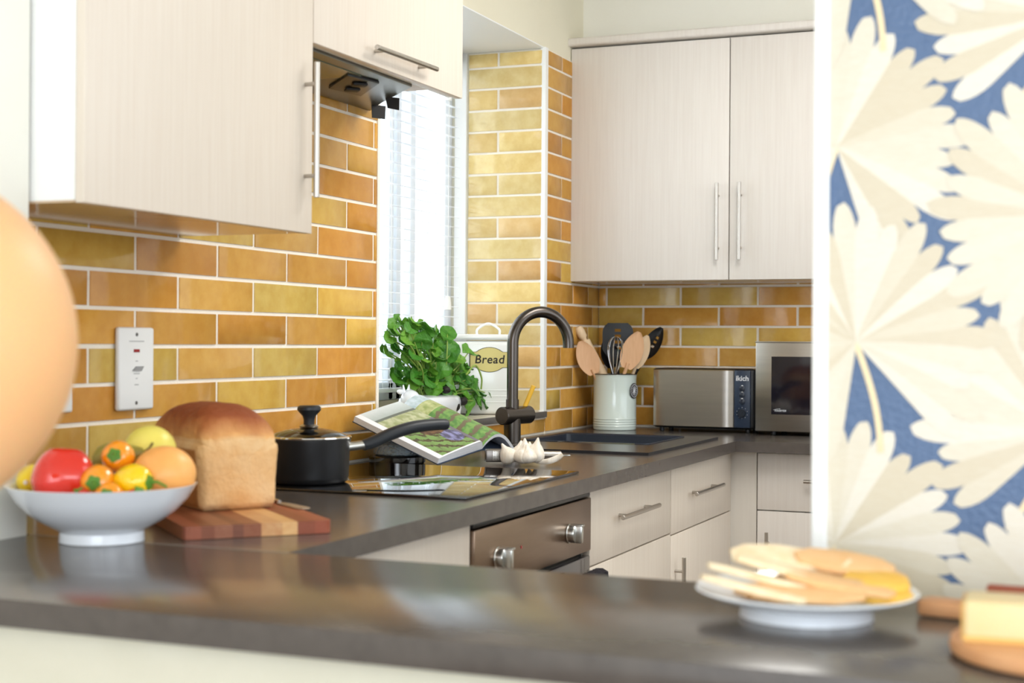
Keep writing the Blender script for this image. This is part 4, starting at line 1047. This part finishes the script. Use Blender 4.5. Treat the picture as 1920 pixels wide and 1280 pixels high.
b = B(); ellipsoid(b, at(.098, .012, .108), .051, .052, .046); tag(obj('orange_melon', b, M_peachskin), 'large smooth peach-orange fruit at the right of the bowl', 'fruit')
b = B(); ellipsoid(b, at(.052, .100, .140), .044, .044, .042); tag(obj('yellow_melon', b, M_ymelon), 'pale yellow-green fruit at the back of the bowl', 'fruit')
lm = thing('lemon', at(-.122, .015, .100), 'yellow lemon at the left rim of the bowl', 'lemon')
b = B(); Ml = basis((.35, -.93, 0.05), (0, 0, 1))
def lemfn(p): return Vector((p.x*(1+.12*abs(p.x)**6), p.y, p.z))
ellipsoid(b, at(-.116, .018, .094), .037, .028, .028, Ml, 40, lemfn); obj('skin', b, M_lemon, lm)
b = B(); lathe(b, [(0, 0), (.004, .001), (.003, .004), (0, .004)], at(-.116, .018, .094)+Vector((.35, -.93, .05)).normalized()*.0405, 12, frame((0, 0, 0), (.35, -.93, .05))); obj('stalk_end', b, M_garlic, lm)
pe = thing('pear', at(.01, .062, .12), 'brown-green pear lying behind the topmost orange pepper', 'pear')
b = B(); pd = (rt*.95+Vector((0, 0, .25))+fw*-.1).normalized(); pp = []; pr_l = [(0, 0), (.018, .002), (.028, .014), (.031, .030), (.027, .048), (.018, .064), (.012, .078), (.008, .086), (0, .088)]
base_p = at(-.030, .066, .118); lathe(b, pr_l, base_p, 36, frame((0, 0, 0), pd)); obj('skin', b, M_pear, pe)
b = B(); tube(b, [base_p+pd*.086, base_p+pd*.096+Vector((0, 0, .005)), base_p+pd*.102+Vector((0, 0, .012))], [.0018, .0015, .002], 8); obj('stalk', b, M_twig, pe)

# ------------------------------------------------------------------ plate of crackers
PC = Vector((1.560, .306, .9))
pl3 = thing('side_plate', PC, 'white porcelain plate of crackers on the bar top', 'plate')
b = B(); lathe(b, [(0, .003), (.073, .003), (.076, 0), (.080, 0), (.079, .012), (.081, .015), (.105, .021), (.130, .030), (.1325, .032), (.131, .0335), (.104, .0255), (.076, .0195), (0, .019)], (PC.x, PC.y, .9005), 96); obj('dish', b, M_ceramic, pl3)
def pat(a, c_, z_): return PC+rt*a+fw*c_+Vector((0, 0, z_))
def cracker(a, c_, z_, ang, L, W, T, mt, label, tilt=0, roll=0, group='crackers on the plate'):
    b = B(); P_ = []
    for k in range(40):
        q = 2*math.pi*k/40; r_ = 1+.03*math.sin(9*q); ex = math.copysign(abs(math.cos(q))**.8, math.cos(q)); ey = math.copysign(abs(math.sin(q))**.9, math.sin(q)); P_.append((L/2*ex*r_, W/2*ey*r_))
    Mx = Matrix.Translation(pat(a, c_, z_)) @ Matrix.Rotation(math.atan2(rt.y, rt.x)+ang, 4, 'Z') @ Matrix.Rotation(-tilt, 4, 'Y') @ Matrix.Rotation(roll, 4, 'X')
    prism(b, P_, -T/2, T/2, Mx, bev=T*.3); return tag(obj('cracker', b, mt), label, 'cracker', group)
cracker(-.075, -.060, .042, -.42, .125, .022, .007, M_biscuit, 'frontmost pale cracker stick poking over the left rim', tilt=-.16)
cracker(-.062, -.020, .050, -.42, .125, .024, .007, M_biscuit, 'second pale cracker stick poking over the left rim', tilt=-.16)
cracker(-.028, -.005, .057, -.40, .120, .040, .007, M_biscuit, 'pale oval cracker leaning on the left of the pile', tilt=-.2)
cracker(-.030, .045, .064, -.25, .11, .058, .006, M_biscuit, 'broad pale cracker at the back left of the pile', tilt=-.05, roll=.35)
cracker(.012, .040, .062, -.35, .10, .050, .006, M_biscuit, 'pale cracker at the back middle of the pile', tilt=-.05, roll=.3)
cracker(-.010, -.055, .038, -.15, .14, .055, .007, M_biscuit2, 'long golden cracker along the front of the plate', roll=.25)
cracker(.030, -.040, .046, -.32, .13, .040, .007, M_biscuit2, 'golden cracker sloping towards the front rim', tilt=-.14, roll=.15)
cracker(.052, .028, .060, -.18, .12, .052, .008, M_biscuit2, 'brown oval cracker across the top right of the pile', tilt=-.12, roll=.35)
cracker(.082, .045, .046, -.20, .10, .050, .008, M_biscuit2, 'brown cracker behind the yellow one', tilt=-.15, roll=.2)
cracker(.080, -.018, .044, .0, .078, .062, .012, M_biscuit3, 'upper yellow scalloped cracker at the right of the plate', roll=.16, tilt=-.03, group='yellow crackers')
cracker(.080, -.030, .031, .1, .078, .060, .010, M_biscuit3, 'lower yellow scalloped cracker at the right of the plate', roll=.05, group='yellow crackers')
cracker(-.02, .01, .029, .2, .13, .09, .008, M_biscuit2, 'broad cracker at the bottom of the pile', group='crackers on the plate')
cracker(.02, .02, .041, .1, .11, .08, .008, M_biscuit2, 'broad cracker in the middle of the pile')

# ------------------------------------------------------------------ boards, cheese, knife at the right
b = B(); RC = Vector((1.862, .172, .9)); lathe(b, [(0, .0), (.112, .0), (.120, .004), (.122, .010), (.120, .018), (.114, .021), (0, .021)], (RC.x, RC.y, .9006), 72)
tag(obj('round_board', b, M_roundb), 'round light wooden board at the front right corner of the bar', 'board')
ch = thing('cheese_block', (1.842, .19, .922), 'block of pale yellow cheese on the round wooden board', 'cheese')
b = B(); Mc = Matrix.Translation((1.760, .114, .9225)) @ basis((1, .05, 0), (0, 0, 1)); box(b, 0, .16, 0, .075, 0, .041, .004, 3, M=Mc); obj('paste', b, M_cheese, ch)
b = B(); box(b, -.0025, .0, .002, .073, .002, .039, .001, M=Mc); box(b, -.001, .16, -.0008, .0, .0, .006, M=Mc); obj('rind', b, M_cheeser, ch)
b = B(); MP = Matrix.Translation((1.684, .386, .9006)) @ Matrix.Rotation(-.18, 4, 'Z')
P_ = [(0, -.014), (.004, -.020), (.012, -.023), (.08, -.026), (.12, -.045), (.20, -.050), (.42, -.050), (.43, -.042), (.43, .062), (.42, .072), (.20, .072), (.12, .065), (.08, .026), (.012, .023), (.004, .020), (0, .014)]
P_ = [(p.x, p.y) for p in catmull([(x_, y_, 0) for x_, y_ in P_], 3)]
prism(b, P_, 0, .018, MP, bev=.004); tag(obj('paddle_board', b, M_roundb), 'wooden paddle board with its handle pointing left behind the cheese', 'board')
ck = thing('cheese_knife', (1.80, .36, .919), 'cheese knife with a reddish wooden handle on the paddle board', 'knife')
MK2 = Matrix.Translation((1.736, .362, .928)) @ basis((1, -.06, .0), (0, -.25, 1))
b = B(); prism(b, [(0, -.011), (.006, -.013), (.17, -.010), (.17, .011), (.03, .012), (.004, .006)], 0, .002, MK2, bev=.0006); obj('blade', b, M_blade, ck)
b = B(); box(b, .026, .26, .004, .018, .002, .012, .003, M=MK2); obj('handle', b, M_handle, ck)
b = B(); box(b, .05, .25, -.010, .014, -.0065, -.0012, .002, M=MK2); obj('sheath', b, M_handle, ck)

# ------------------------------------------------------------------ balloon
bn = thing('balloon', (.744, -.321, 0), 'large glossy peach balloon floating in front of the bowl at the left edge', 'balloon')
b = B(); lathe(b, [(0, -.205), (.006, -.203), (.012, -.196)]+[(.1865*math.sin(a), -.1865*math.cos(a)*1.0) for a in [math.radians(6+174*k/40) for k in range(40)]]+[(0, .1865)], (.744, -.321, 1.2234), 80); obj('skin', b, M_balloon, bn)
b = B(); lathe(b, [(.004, 0), (.010, -.008), (.013, -.014), (.009, -.013), (.003, -.006)], (.744, -.321, 1.019), 20); obj('knot', b, M_balloon, bn)
b = B(); tube(b, catmull([(.744, -.321, 1.012), (.750, -.325, .8), (.738, -.318, .5), (.744, -.321, .055)], 8), .0012, 6); obj('ribbon', b, M_white, bn)
b = B(); lathe(b, [(0, 0), (.03, 0), (.034, .02), (.02, .045), (0, .055)], (.744, -.321, .0005), 24); obj('weight', b, M_balloon, bn)
